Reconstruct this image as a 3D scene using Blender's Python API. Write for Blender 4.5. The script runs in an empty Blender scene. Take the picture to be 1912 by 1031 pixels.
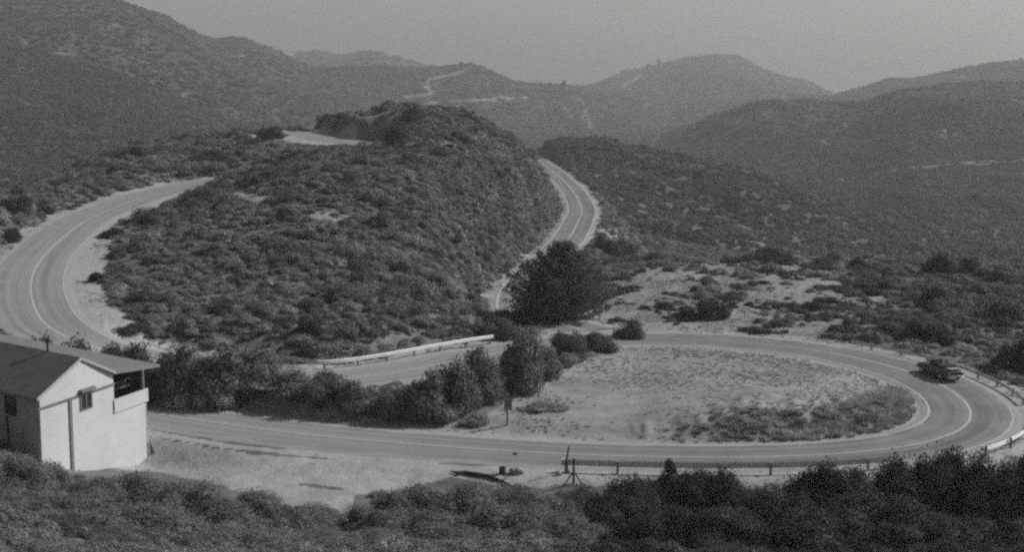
import bpy, bmesh, math, random
import numpy as np
from mathutils import Vector, Matrix

random.seed(7)
RNG = np.random.default_rng(11)
SC = bpy.context.scene
ROOT = SC.collection

# ------------------------------------------------------------------ camera geometry
F, CX, CY, H = 2800.0, 956.0, 515.5, 30.3
AL = math.atan(395.5 / F)
CA, SA = math.cos(AL), math.sin(AL)

def slope(py):
    """tangent of the downward angle of image row py"""
    return np.tan(AL + np.arctan((py - CY) / F))

def zat(Y, py):
    return H - Y * slope(py)

def xat(px, Y, z):
    return (px - CX) / F * (Y * CA - (z - H) * SA)

def U(px, py, Y):
    z = float(zat(Y, py)); return Vector((float(xat(px, Y, z)), Y, z))

def UZ(px, py, z):
    Y = float((H - z) / slope(py)); return Vector((float(xat(px, Y, z)), Y, z))

def project(x, y, z):
    d = y * CA - (z - H) * SA
    u = y * SA + (z - H) * CA
    return CX + F * x / d, CY - F * u / d

# ------------------------------------------------------------------ numpy noise
def _hash(ix, iy, s):
    n = (ix * 374761393 + iy * 668265263 + s * 974634777) & 0xFFFFFFFF
    n = ((n ^ (n >> 13)) * 1274126177) & 0xFFFFFFFF
    return ((n ^ (n >> 16)) & 0xFFFFFF) / float(0xFFFFFF) * 2 - 1

def vnoise(x, y, s=0):
    ix = np.floor(x).astype(np.int64); iy = np.floor(y).astype(np.int64)
    fx = x - ix; fy = y - iy
    fx = fx * fx * (3 - 2 * fx); fy = fy * fy * (3 - 2 * fy)
    a = _hash(ix, iy, s); b = _hash(ix + 1, iy, s); c = _hash(ix, iy + 1, s); d = _hash(ix + 1, iy + 1, s)
    return (a * (1 - fx) + b * fx) * (1 - fy) + (c * (1 - fx) + d * fx) * fy

def fbm(x, y, s=0, o=4, g=0.5):
    t = 0; a = 1.0; n = 0
    for k in range(o):
        t = t + a * vnoise(x * 2 ** k + 13.7 * k, y * 2 ** k - 7.1 * k, s + k); n += a; a *= g
    return t / n

def sstep(a, b, x):
    t = np.clip((x - a) / (b - a), 0, 1); return t * t * (3 - 2 * t)

# ------------------------------------------------------------------ materials
def new_mat(name):
    m = bpy.data.materials.new(name); m.use_nodes = True
    nt = m.node_tree; nt.nodes.clear()
    out = nt.nodes.new('ShaderNodeOutputMaterial')
    b = nt.nodes.new('ShaderNodeBsdfPrincipled')
    nt.links.new(b.outputs[0], out.inputs[0])
    return m, nt, b

def nd(nt, typ, **kw):
    n = nt.nodes.new(typ)
    for k, v in kw.items(): setattr(n, k, v)
    return n

def noise(nt, vec, scale, detail=5, rough=0.6):
    n = nd(nt, 'ShaderNodeTexNoise'); n.inputs['Scale'].default_value = scale
    n.inputs['Detail'].default_value = detail; n.inputs['Roughness'].default_value = rough
    if vec is not None: nt.links.new(vec, n.inputs['Vector'])
    return n.outputs[0]

def mapr(nt, v, a, b, c, d, smooth=False):
    n = nd(nt, 'ShaderNodeMapRange'); n.clamp = True
    if smooth: n.interpolation_type = 'SMOOTHSTEP'
    for i, q in enumerate((a, b, c, d)): n.inputs[1 + i].default_value = q
    nt.links.new(v, n.inputs[0]); return n.outputs[0]

def mth(nt, op, a, b=None):
    n = nd(nt, 'ShaderNodeMath', operation=op)
    for i, v in enumerate((a, b)):
        if v is None: continue
        if isinstance(v, (int, float)): n.inputs[i].default_value = v
        else: nt.links.new(v, n.inputs[i])
    return n.outputs[0]

def mixf(nt, f, a, b):
    n = nd(nt, 'ShaderNodeMix'); n.data_type = 'FLOAT'
    for i, v in ((0, f), (2, a), (3, b)):
        if isinstance(v, (int, float)): n.inputs[i].default_value = v
        else: nt.links.new(v, n.inputs[i])
    return n.outputs[0]

def simple(name, val, rough=0.8, var=0.12, scale=1.5, spec=0.2, bump=0.0, metal=0.0):
    m, nt, b = new_mat(name)
    tc = nd(nt, 'ShaderNodeTexCoord')
    n1 = noise(nt, tc.outputs['Object'], scale, 6)
    v = mapr(nt, n1, 0.3, 0.7, val * (1 - var), val * (1 + var))
    nt.links.new(v, b.inputs['Base Color'])
    b.inputs['Roughness'].default_value = rough
    b.inputs['Specular IOR Level'].default_value = spec
    b.inputs['Metallic'].default_value = metal
    if bump:
        bp = nd(nt, 'ShaderNodeBump'); bp.inputs['Strength'].default_value = bump; bp.inputs['Distance'].default_value = 0.05
        nt.links.new(noise(nt, tc.outputs['Object'], scale * 8, 5), bp.inputs['Height'])
        nt.links.new(bp.outputs[0], b.inputs['Normal'])
    return m

def leaf_mat(name, base, inst):
    """foliage; brightness of each plant comes from its own 'tint'"""
    m, nt, b = new_mat(name)
    if inst:
        at = nd(nt, 'ShaderNodeAttribute', attribute_type='INSTANCER', attribute_name='tint'); t = at.outputs['Fac']
    else:
        oi = nd(nt, 'ShaderNodeObjectInfo'); sep = nd(nt, 'ShaderNodeSeparateColor')
        nt.links.new(oi.outputs['Color'], sep.inputs[0]); t = sep.outputs[0]
    geo = nd(nt, 'ShaderNodeNewGeometry')
    n1 = noise(nt, geo.outputs['Position'], 0.9, 4)
    v = mapr(nt, n1, 0.3, 0.7, base * 0.6, base * 1.45)
    v = mth(nt, 'MULTIPLY', v, t)
    ri = mapr(nt, geo.outputs['Random Per Island'], 0, 1, 0.78, 1.24)
    v = mth(nt, 'MULTIPLY', v, ri)
    nt.links.new(v, b.inputs['Base Color'])
    b.inputs['Roughness'].default_value = 0.6
    b.inputs['Specular IOR Level'].default_value = 0.2
    tr = nd(nt, 'ShaderNodeBsdfTranslucent'); nt.links.new(v, tr.inputs['Color'])
    mx = nd(nt, 'ShaderNodeMixShader'); mx.inputs[0].default_value = 0.38
    out = [n for n in nt.nodes if n.type == 'OUTPUT_MATERIAL'][0]
    nt.links.new(b.outputs[0], mx.inputs[1]); nt.links.new(tr.outputs[0], mx.inputs[2]); nt.links.new(mx.outputs[0], out.inputs[0])
    return m

def terrain_mat():
    m, nt, b = new_mat('ground_soil_and_scrub')
    geo = nd(nt, 'ShaderNodeNewGeometry'); P = geo.outputs['Position']
    at = nd(nt, 'ShaderNodeAttribute', attribute_name='bare'); bare = at.outputs['Fac']
    nA = noise(nt, P, 0.012, 5); nB = noise(nt, P, 0.09, 6, 0.65); nC = noise(nt, P, 0.6, 6, 0.65); nD = noise(nt, P, 4.0, 4)
    # scrub litter colour
    scrub = mixf(nt, mapr(nt, nB, 0.35, 0.65, 0, 1), 0.115, 0.17)
    sy = nd(nt, 'ShaderNodeSeparateXYZ'); nt.links.new(P, sy.inputs[0])
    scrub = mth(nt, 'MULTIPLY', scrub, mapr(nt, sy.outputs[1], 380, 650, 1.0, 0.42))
    scrub = mth(nt, 'MULTIPLY', scrub, mapr(nt, nC, 0.3, 0.7, 0.72, 1.3))
    scrub = mth(nt, 'MULTIPLY', scrub, mapr(nt, nA, 0.35, 0.65, 0.8, 1.25))
    soil = mixf(nt, mapr(nt, nC, 0.3, 0.7, 0, 1), 0.30, 0.385)
    soil = mth(nt, 'MULTIPLY', soil, mapr(nt, nD, 0.3, 0.7, 0.85, 1.12))
    soil = mth(nt, 'MULTIPLY', soil, mapr(nt, nB, 0.35, 0.65, 0.88, 1.08))
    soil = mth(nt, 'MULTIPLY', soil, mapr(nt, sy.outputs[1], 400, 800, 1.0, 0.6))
    k = mth(nt, 'ADD', bare, mapr(nt, nB, 0.35, 0.65, -0.22, 0.22))
    k = mth(nt, 'ADD', k, mapr(nt, nC, 0.3, 0.7, -0.2, 0.2))
    f = mapr(nt, k, 0.3, 0.75, 0, 1, True)
    dg = nd(nt, 'ShaderNodeAttribute', attribute_name='dry')
    mp = nd(nt, 'ShaderNodeMapping'); mp.inputs['Scale'].default_value = (0.22, 0.5, 1); mp.inputs['Rotation'].default_value = (0, 0, 0.5); nt.links.new(P, mp.inputs[0])
    nS = noise(nt, mp.outputs[0], 1.0, 7, 0.7)
    grass_c = mth(nt, 'MULTIPLY', mapr(nt, nS, 0.32, 0.68, 0.185, 0.315), mapr(nt, nB, 0.35, 0.65, 0.85, 1.12))
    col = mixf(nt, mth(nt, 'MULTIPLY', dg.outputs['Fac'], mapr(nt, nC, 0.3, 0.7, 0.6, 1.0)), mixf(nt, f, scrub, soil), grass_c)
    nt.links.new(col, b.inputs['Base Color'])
    b.inputs['Roughness'].default_value = 0.95; b.inputs['Specular IOR Level'].default_value = 0.05
    bp = nd(nt, 'ShaderNodeBump'); bp.inputs['Strength'].default_value = 0.6; bp.inputs['Distance'].default_value = 0.25
    hh = mth(nt, 'ADD', mth(nt, 'MULTIPLY', nC, 1.2), mth(nt, 'MULTIPLY', nD, 0.35))
    nt.links.new(hh, bp.inputs['Height']); nt.links.new(bp.outputs[0], b.inputs['Normal'])
    return m

def road_mat():
    m, nt, b = new_mat('worn_asphalt')
    at = nd(nt, 'ShaderNodeUVMap'); at.uv_map = 'UVMap'
    mp = nd(nt, 'ShaderNodeMapping'); mp.inputs['Scale'].default_value = (0.012, 1.1, 1)
    nt.links.new(at.outputs[0], mp.inputs[0])
    bands = noise(nt, mp.outputs[0], 1.0, 4, 0.6)
    geo = nd(nt, 'ShaderNodeNewGeometry')
    n2 = noise(nt, geo.outputs['Position'], 0.25, 6, 0.65)
    n3 = noise(nt, geo.outputs['Position'], 5, 4)
    v = mapr(nt, bands, 0.33, 0.67, 0.125, 0.25)
    v = mth(nt, 'MULTIPLY', v, mapr(nt, n2, 0.3, 0.7, 0.82, 1.18))
    v = mth(nt, 'MULTIPLY', v, mapr(nt, n3, 0.3, 0.7, 0.93, 1.07))
    sxp = nd(nt, 'ShaderNodeSeparateXYZ'); nt.links.new(geo.outputs['Position'], sxp.inputs[0])
    v = mixf(nt, mth(nt, 'MULTIPLY', mapr(nt, sxp.outputs[0], 18, -12, 0, 0.75), mapr(nt, bands, 0.35, 0.65, 0.45, 1.0)), mth(nt, 'MULTIPLY', v, 0.9), 0.31)
    # dusty edges
    sx = nd(nt, 'ShaderNodeSeparateXYZ'); nt.links.new(at.outputs[0], sx.inputs[0])
    e = mth(nt, 'ABSOLUTE', sx.outputs[1])
    e = mth(nt, 'ADD', e, mapr(nt, n2, 0.3, 0.7, -0.5, 0.5))
    v = mixf(nt, mapr(nt, e, 3.0, 3.9, 0, 0.8, True), v, 0.31)
    nt.links.new(v, b.inputs['Base Color'])
    b.inputs['Roughness'].default_value = 0.85; b.inputs['Specular IOR Level'].default_value = 0.2
    return m

def paint_mat():
    m, nt, b = new_mat('worn_road_paint')
    geo = nd(nt, 'ShaderNodeNewGeometry')
    n = noise(nt, geo.outputs['Position'], 1.2, 5, 0.7)
    nt.links.new(mapr(nt, n, 0.3, 0.7, 0.3, 0.5), b.inputs['Base Color'])
    b.inputs['Roughness'].default_value = 0.8
    return m

# ------------------------------------------------------------------ object helpers
def mesh_obj(name, verts, faces, mat, parent=None, smooth=False, link=True):
    me = bpy.data.meshes.new(name); me.from_pydata([tuple(v) for v in verts], [], faces); me.update()
    if mat: me.materials.append(mat)
    if smooth: me.shade_smooth()
    o = bpy.data.objects.new(name, me)
    if link: ROOT.objects.link(o)
    if parent: o.parent = parent; o.matrix_parent_inverse = Matrix()
    return o

def np_mesh(name, V, Fq, mat, smooth=True):
    """V (n,3), Fq (m,k) equal-sided faces"""
    me = bpy.data.meshes.new(name)
    n, m, k = len(V), len(Fq), Fq.shape[1]
    me.vertices.add(n); me.vertices.foreach_set('co', np.ascontiguousarray(V, dtype=np.float32).ravel())
    me.loops.add(m * k); me.loops.foreach_set('vertex_index', np.ascontiguousarray(Fq, dtype=np.int32).ravel())
    me.polygons.add(m); me.polygons.foreach_set('loop_start', np.arange(0, m * k, k, dtype=np.int32))
    me.update(calc_edges=True)
    me.polygons.foreach_set('use_smooth', np.full(m, smooth))
    if mat: me.materials.append(mat)
    me.validate(); me.update()
    return me

def tag(o, label=None, cat=None, group=None, kind=None):
    if label: o['label'] = label
    if cat: o['category'] = cat
    if group: o['group'] = group
    if kind: o['kind'] = kind
    return o

def empty(name, loc, rz=0.0):
    o = bpy.data.objects.new(name, None); ROOT.objects.link(o)
    o.location = loc; o.rotation_euler = (0, 0, rz); o.empty_display_size = 0.3
    return o

class MB:
    """collects boxes, tubes and polygons into one mesh"""
    def __init__(s): s.v = []; s.f = []
    def poly(s, pts):
        n = len(s.v); s.v += [tuple(p) for p in pts]; s.f.append(tuple(range(n, n + len(pts))))
    def prism(s, pts, d):
        """closed slab: polygon pts and the same moved by d"""
        n = len(s.v); k = len(pts); d = Vector(d)
        s.v += [tuple(Vector(p)) for p in pts] + [tuple(Vector(p) + d) for p in pts]
        s.f.append(tuple(range(n, n + k))); s.f.append(tuple(range(n + 2 * k - 1, n + k - 1, -1)))
        for i in range(k):
            j = (i + 1) % k; s.f.append((n + i, n + k + i, n + k + j, n + j))
    def box(s, c, sx, sy, sz, M=None):
        n = len(s.v)
        for dx in (-.5, .5):
            for dy in (-.5, .5):
                for dz in (-.5, .5):
                    p = Vector((dx * sx, dy * sy, dz * sz))
                    if M is not None: p = M @ p
                    s.v.append(tuple(Vector(c) + p))
        for q in ((0, 1, 3, 2), (4, 6, 7, 5), (0, 4, 5, 1), (2, 3, 7, 6), (0, 2, 6, 4), (1, 5, 7, 3)):
            s.f.append(tuple(n + i for i in q))
    def tube(s, pts, rad, sides=6):
        pts = [Vector(p) for p in pts]
        if not hasattr(rad, '__len__'): rad = [rad] * len(pts)
        n0 = len(s.v)
        for i, p in enumerate(pts):
            t = (pts[min(i + 1, len(pts) - 1)] - pts[max(i - 1, 0)]).normalized()
            a = t.cross(Vector((0, 0, 1)));
            if a.length < 1e-3: a = Vector((1, 0, 0))
            a.normalize(); b = t.cross(a)
            for k in range(sides):
                an = 2 * math.pi * k / sides
                s.v.append(tuple(p + (a * math.cos(an) + b * math.sin(an)) * rad[i]))
        for i in range(len(pts) - 1):
            for k in range(sides):
                k2 = (k + 1) % sides
                s.f.append((n0 + i * sides + k, n0 + i * sides + k2, n0 + (i + 1) * sides + k2, n0 + (i + 1) * sides + k))
        s.f.append(tuple(n0 + k for k in range(sides))[::-1])
        s.f.append(tuple(n0 + (len(pts) - 1) * sides + k for k in range(sides)))
    def build(s, name, mat, parent=None, smooth=False, bevel=0):
        o = mesh_obj(name, s.v, s.f, mat, parent, smooth)
        bm = bmesh.new(); bm.from_mesh(o.data); bmesh.ops.recalc_face_normals(bm, faces=bm.faces); bm.to_mesh(o.data); bm.free()
        if bevel:
            md = o.modifiers.new('bevel', 'BEVEL'); md.width = bevel; md.segments = 2; md.limit_method = 'ANGLE'
        return o

# ------------------------------------------------------------------ terrain contours (near to far)
def P(px, Y, py): return (px, Y, float(zat(Y, py)))
def Z(px, Y, z): return (px, Y, z)
L, R_ = -700, 2600
CONT = [
 [Z(L, 6, 28), Z(R_, 6, 28)],
 [Z(L, 40, 14.5), Z(956, 40, 13), Z(R_, 40, 13)],
 [Z(L, 68, 7), Z(0, 70, 6), Z(500, 72, 5), Z(956, 74, 4.2), Z(1500, 76, 4), Z(1912, 78, 3), Z(R_, 78, 2)],
 # edge of the foreground scrub
 [Z(L, 95, 7), Z(-200, 96, 4.5), Z(0, 98, 3.0), Z(75, 100, 2.2), Z(180, 103, 0.2), Z(300, 104, -0.9), Z(450, 104, -0.6), Z(650, 103, -0.3), Z(900, 106, -0.5), Z(1100, 108, -0.8), Z(1400, 108, -1.2),
  Z(1700, 110, -1.6), Z(1912, 112, -2), Z(R_, 116, -4)],
 # dip of the pullout beside the house
 [Z(L, 112, 6.5), Z(-200, 112, 4.5), Z(0, 113, 2.6), Z(75, 114, 1.2), Z(150, 116, -0.3), Z(272, 118, -1.5), Z(450, 116, -0.5), Z(640, 112, -0.2), Z(900, 111, -0.2), Z(1400, 111.5, -0.4), Z(1700, 112.5, -0.6), Z(1912, 117, -1.2), Z(R_, 124, -3.5)],
 # near leg of the road
 [Z(L, 125, 6), Z(-200, 125, 4.5), Z(0, 122, 2.4), Z(120, 124, 0.8), Z(275, 128, 0), Z(640, 120, 0), Z(858, 117.5, 0), Z(1069, 115, 0), Z(1476, 114.5, 0), Z(1660, 116.5, 0), Z(1822, 122, 0),
  Z(1960, 128, -0.5), Z(R_, 134, -3)],
 # lower road beyond the shrub belt, middle of the hairpin
 [Z(L, 150, 9), Z(-200, 146, 6), Z(0, 143, 4.4), Z(200, 138, 3.6), Z(400, 133, 2.6), Z(600, 132, 1.8), Z(700, 134, 1.7), Z(800, 138, 1.6), Z(920, 144, 1.4), Z(1050, 145, 0.9),
  Z(1200, 140, 0.5), Z(1400, 138, 0.3), Z(1600, 138, 0.2), Z(1800, 140, 0), Z(1960, 146, -0.4), Z(R_, 150, -2)],
 [Z(L, 175, 14), Z(-200, 170, 8), Z(0, 165, 5.3), Z(150, 163, 5.0), Z(300, 160, 4.4), Z(500, 155, 4.4), Z(700, 155, 4.0), Z(860, 160, 2.6), Z(930, 166, 0.8), Z(1050, 168, 0.8), Z(1200, 164, 0.5),
  Z(1400, 164, 0.5), Z(1600, 160, 0.4), Z(1800, 160, 0.2), Z(1960, 162, 0), Z(R_, 165, -1)],
 [Z(L, 210, 22), Z(-200, 205, 12), Z(0, 205, 7.3), Z(112, 205, 6.3), Z(250, 200, 6.4), Z(400, 200, 8.6), Z(600, 198, 10.2), Z(780, 198, 9), Z(870, 198, 5), Z(915, 199, 0.5), Z(945, 200, -1.1),
  Z(1010, 200, -0.8), Z(1100, 198, 0.6), Z(1200, 196, 1.4), Z(1400, 196, 1.6), Z(1600, 196, 1.5), Z(1760, 196, 2.2), Z(1912, 196, 1.4), Z(R_, 196, 0)],
 [Z(L, 245, 30), Z(-200, 235, 15), Z(0, 235, 9.8), Z(120, 240, 8.6), Z(237, 245, 7.9), Z(330, 255, 9), Z(400, 250, 10.4), Z(600, 240, 14.4), Z(780, 240, 14), Z(880, 240, 8.5), Z(940, 240, 1.2), Z(975, 240, -2.8),
  Z(1060, 236, -3.4), Z(1150, 226, -0.6), Z(1250, 222, 0.7), Z(1400, 219, 1.2), Z(1600, 221, 1.1), Z(1800, 219, 1.6), Z(1912, 222, 0.6), Z(R_, 225, 0)],
 [P(L, 275, 330), P(-200, 265, 380), P(0, 265, 372), P(120, 280, 332), P(250, 300, 290), P(400, 305, 285), P(500, 310, 268), P(600, 312, 266), P(720, 308, 268), P(780, 300, 232), P(860, 300, 245), P(930, 300, 290),
  P(985, 300, 352), Z(1020, 300, -3.5), Z(1050, 300, -4.8), Z(1120, 295, -6.5), Z(1170, 285, -12), Z(1300, 280, -12), Z(1600, 280, -13), Z(R_, 280, -14)],
 # crest of the centre hill, valley on the right
 [P(L, 320, 320), P(-200, 300, 378), P(0, 290, 364), P(100, 300, 336), P(150, 315, 312), P(250, 335, 276), P(400, 342, 258), P(530, 342, 242), P(600, 340, 256), P(715, 340, 256), P(745, 340, 212), P(780, 340, 204), P(870, 340, 212),
  P(930, 345, 243), P(985, 365, 285), P(1030, 380, 348), Z(1075, 385, -6.1), Z(1110, 388, -7.5), Z(1150, 385, -13), Z(1220, 390, -20), Z(1500, 390, -27), Z(R_, 390, -30)],
 # low ground behind the hill; spur on the right
 [Z(L, 470, 5), Z(-200, 460, -10), Z(0, 450, -14), Z(150, 460, -12), Z(300, 480, -12), Z(530, 500, -12), Z(800, 500, -12), Z(950, 500, -13), Z(1000, 520, -8), Z(1035, 505, -6.3), Z(1080, 480, -9), Z(1150, 480, -14),
  Z(1250, 500, -16), Z(1400, 470, -21), Z(1600, 460, -27), Z(R_, 450, -30)],
 [Z(L, 620, 40), Z(-200, 620, 0), Z(0, 620, -14), Z(200, 640, -18), Z(400, 680, -20), Z(800, 680, -22), P(960, 680, 283), P(1000, 670, 275), P(1050, 660, 261), P(1130, 650, 263), P(1250, 620, 285), P(1400, 570, 328), P(1550, 540, 385),
  P(1700, 520, 440), P(1912, 510, 500), Z(R_, 500, -45)],
 [Z(L, 850, 110), Z(-200, 850, 50), Z(0, 850, 22), Z(200, 860, 8), Z(400, 870, -14), Z(600, 880, -34), Z(800, 880, -44), Z(1100, 880, -52), Z(1250, 850, -58), Z(1500, 760, -58), P(1700, 740, 350), P(1912, 730, 345), P(R_, 730, 330)],
 # dark hill on the right
 [Z(L, 1150, 190), Z(-200, 1150, 120), P(0, 1150, 28), P(200, 1150, 62), P(300, 1150, 105), P(400, 1150, 150), P(530, 1150, 205), P(650, 1150, 245), P(800, 1150, 275), P(1000, 1150, 285), P(1150, 1150, 288),
  P(1240, 1150, 275), P(1300, 1150, 245), P(1350, 1150, 218), P(1420, 1150, 199), P(1500, 1150, 197), P(1600, 1150, 203), P(1645, 1150, 187), P(1700, 1150, 168), P(1780, 1150, 157), P(1912, 1150, 160), P(R_, 1150, 150)],
 [Z(L, 1500, 280), Z(-200, 1500, 190), P(0, 1500, -90), P(120, 1500, -45), P(230, 1500, 2), P(300, 1480, 32), P(400, 1480, 100), P(530, 1480, 150), P(650, 1480, 182), P(800, 1480, 215), P(900, 1480, 232), P(1000, 1480, 245), P(1150, 1480, 255),
  P(1250, 1480, 250), P(1400, 1480, 240), P(1600, 1480, 240), P(1800, 1480, 205), P(R_, 1480, 190)],
 [Z(L, 1900, 250), Z(-200, 1900, 200), P(0, 1900, -40), P(230, 1900, 40), P(300, 1900, 29), P(360, 1900, 60), P(395, 1900, 73), P(440, 1900, 74), P(480, 1900, 88), P(520, 1900, 104), P(545, 1900, 115), P(600, 1900, 128), P(700, 1900, 130), P(740, 1900, 131), P(800, 1900, 126),
  P(885, 1900, 120), P(905, 1900, 128), P(945, 1900, 146), P(975, 1900, 155), P(1050, 1900, 163), P(1100, 1900, 176), P(1160, 1900, 195), P(1250, 1900, 205), P(1400, 1900, 190), P(1500, 1900, 182), P(1550, 1900, 180), P(1600, 1900, 171),
  P(1660, 1900, 155), P(1750, 1900, 141), P(1850, 1900, 124), P(1912, 1900, 119), P(R_, 1900, 70)],
 [Z(L, 2300, 150), P(0, 2300, 60), P(500, 2300, 150), P(700, 2300, 155), P(885, 2300, 150), P(1050, 2300, 172), P(1100, 2300, 176), P(1200, 2300, 165), P(1340, 2300, 150), P(1450, 2300, 165), P(1550, 2300, 195), P(1700, 2300, 180), P(R_, 2300, 120)],
 [Z(L, 2900, 60), P(400, 2900, 130), P(520, 2900, 116), P(560, 2900, 97), P(590, 2900, 98), P(625, 2900, 107), P(650, 2900, 98), P(672, 2900, 92), P(710, 2900, 90), P(735, 2900, 102), P(790, 2900, 120), P(860, 2900, 135), P(960, 2900, 158),
  P(1090, 2900, 166), P(1110, 2900, 160), P(1150, 2900, 142), P(1200, 2900, 132), P(1250, 2900, 116), P(1300, 2900, 106), P(1340, 2900, 103), P(1385, 2900, 111), P(1415, 2900, 130), P(1440, 2900, 138), P(1475, 2900, 150), P(1510, 2900, 155),
  P(1550, 2900, 179), P(1650, 2900, 195), P(R_, 2900, 190)],
 [Z(L, 4200, -60), Z(R_, 4200, -60)],
]

COLS = np.arange(L, R_ + 1, 4.0)
ROWS = np.concatenate([np.geomspace(6, 60, 50, endpoint=False), np.geomspace(60, 480, 470, endpoint=False), np.geomspace(480, 4200, 300)])

def gsm(a, sig):
    k = np.exp(-0.5 * (np.arange(-int(3 * sig) - 1, int(3 * sig) + 2) / sig) ** 2); k /= k.sum()
    p = len(k) // 2
    return np.convolve(np.pad(a, p, mode='edge'), k, mode='valid')

def build_height():
    K = len(CONT)
    KY = np.zeros((K, len(COLS))); KZ = np.zeros_like(KY)
    for i, c in enumerate(CONT):
        c = np.array(c)
        sg = 4.0 if c[:, 1].max() < 800 else 1.6
        KY[i] = gsm(np.interp(COLS, c[:, 0], c[:, 1]), sg)
        KZ[i] = gsm(np.interp(COLS, c[:, 0], c[:, 2]), sg)
    X = np.log(KY); D = np.diff(KZ, axis=0) / np.diff(X, axis=0); hs = np.diff(X, axis=0)
    M = np.zeros_like(KZ); M[0] = D[0]; M[-1] = D[-1]
    w1 = 2 * hs[1:] + hs[:-1]; w2 = hs[1:] + 2 * hs[:-1]
    same = (D[:-1] * D[1:]) > 0
    with np.errstate(divide='ignore', invalid='ignore'):
        hm = (w1 + w2) / (w1 / D[:-1] + w2 / D[1:])
    M[1:-1] = np.where(same, hm, 0)
    lr = np.log(ROWS); Zg = np.zeros((len(ROWS), len(COLS)))
    for j in range(len(COLS)):
        idx = np.clip(np.searchsorted(X[:, j], lr) - 1, 0, K - 2)
        h = hs[idx, j]; t = np.clip((lr - X[idx, j]) / h, 0, 1)
        a, b = KZ[idx, j], KZ[idx + 1, j]; ma, mb = M[idx, j], M[idx + 1, j]
        Zg[:, j] = (2 * t**3 - 3 * t**2 + 1) * a + (t**3 - 2 * t**2 + t) * h * ma + (-2 * t**3 + 3 * t**2) * b + (t**3 - t**2) * h * mb
    return Zg

ZG = build_height()
PX, YG = np.meshgrid(COLS, ROWS)
# shaded road cut on top of the centre hill
cl = sstep(592, 606, PX) * (1 - sstep(715, 775, PX)) * sstep(0, 1, (YG - (319 + 1.2 * fbm(PX / 9, PX * 0 + 3, 5))) / 3.2) * (1 - sstep(345, 385, YG))
ZG = ZG + cl * 4.9
XG = xat(PX, YG, ZG)
# relief
amp = np.interp(YG, [6, 90, 110, 200, 400, 800, 1500, 3000], [0, 0.2, 0.12, 0.5, 1.2, 8, 18, 22])
wl = np.interp(YG, [6, 200, 400, 800, 3000], [12, 14, 22, 70, 170])
far = sstep(450, 900, YG)
n_near = fbm(XG / 13, YG / 13, 3, 5, 0.55)
n_mid = fbm(XG / 60, YG / 60, 9, 5, 0.55)
rid = (1 - 2 * np.abs(fbm((XG + 0.35 * YG) / 150 + 4, (YG - 0.2 * XG) / 420, 21, 5, 0.5)))
RELIEF = amp * ((1 - far) * n_near + far * (0.4 * n_mid + 0.75 * (rid - 0.62)))
ENV = ZG.copy()
ZG = ZG + RELIEF * np.where(YG > 1000, 0.8, 1.0)
ZG = ZG + sstep(2450, 2700, YG) * (1 - sstep(780, 850, PX)) * 5.0 * fbm(PX / 14, YG / 300, 61, 3)

# ------------------------------------------------------------------ roads
def cr(pts, step=1.0):
    """Catmull-Rom through 3D points, resampled"""
    pts = [Vector(p) for p in pts]
    q = [pts[0] * 2 - pts[1]] + pts + [pts[-1] * 2 - pts[-2]]
    out = []
    for i in range(1, len(q) - 2):
        n = max(2, int((q[i + 1] - q[i]).length / step))
        for k in range(n):
            t = k / n
            out.append(0.5 * ((2 * q[i]) + (q[i + 1] - q[i - 1]) * t + (2 * q[i - 1] - 5 * q[i] + 4 * q[i + 1] - q[i + 2]) * t * t + (3 * q[i] - q[i - 1] - 3 * q[i + 1] + q[i + 2]) * t ** 3))
    out.append(pts[-1])
    return out

def smooth_line(pts, it=12):
    a = np.array([tuple(p) for p in pts])
    for _ in range(it):
        a[1:-1] = 0.25 * a[:-2] + 0.5 * a[1:-1] + 0.25 * a[2:]
    return a

main_pts = [UZ(-420, 700, 3.5), UZ(-150, 735, 2.2), UZ(60, 752, 1.0), UZ(180, 762, 0.4), UZ(272, 770, 0.1), UZ(400, 790, 0), UZ(520, 806, 0), UZ(640, 820, 0), UZ(750, 828.5, 0), UZ(858, 836.5, 0), UZ(960, 844, 0), UZ(1069, 850, 0), UZ(1170, 853, 0), UZ(1280, 855, 0),
            UZ(1380, 855, 0), UZ(1476, 853.6, 0), UZ(1570, 848.5, 0), UZ(1660, 841.5, 0), UZ(1731, 829.5, 0), UZ(1771, 819, 0), UZ(1802, 804.5, 0), UZ(1818, 789.5, 0), UZ(1822, 776, 0), UZ(1814, 759, 0.0),
            UZ(1797, 741, 0), UZ(1769, 723, 0), UZ(1708, 696.5, 0.1), UZ(1655, 681.5, 0.2), UZ(1600, 667.5, 0.3), UZ(1540, 656, 0.4), UZ(1476, 647, 0.4), UZ(1400, 640, 0.4), UZ(1300, 633, 0.4), UZ(1200, 632, 0.5), UZ(1130, 634, 0.7), UZ(1060, 642, 0.85), UZ(1000, 650, 1.1)]
lower_pts = [UZ(1060, 640, 0.9), UZ(985, 650, 1.2), UZ(920, 660, 1.4), UZ(850, 674, 1.5), UZ(780, 688, 1.6), UZ(700, 702, 1.7), UZ(620, 711, 1.9), UZ(540, 712, 2.0), Vector((-25.2, 138.4, 1.8)), Vector((-31, 140.3, 1.9)), Vector((-36.5, 140.3, 2.6)), Vector((-41.0, 140.6, 3.8)),
             UZ(96, 618, 4.7), UZ(68, 584.5, 5.0), UZ(57, 545, 5.4), UZ(60, 516.6, 5.6), UZ(78, 482.6, 5.9), UZ(112, 448.7, 6.3), UZ(152, 416.4, 6.8), UZ(190, 398, 7.2), UZ(245, 376, 7.8), UZ(320, 353, 8.7), UZ(400, 337, 9.5), UZ(450, 331, 10)]
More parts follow.
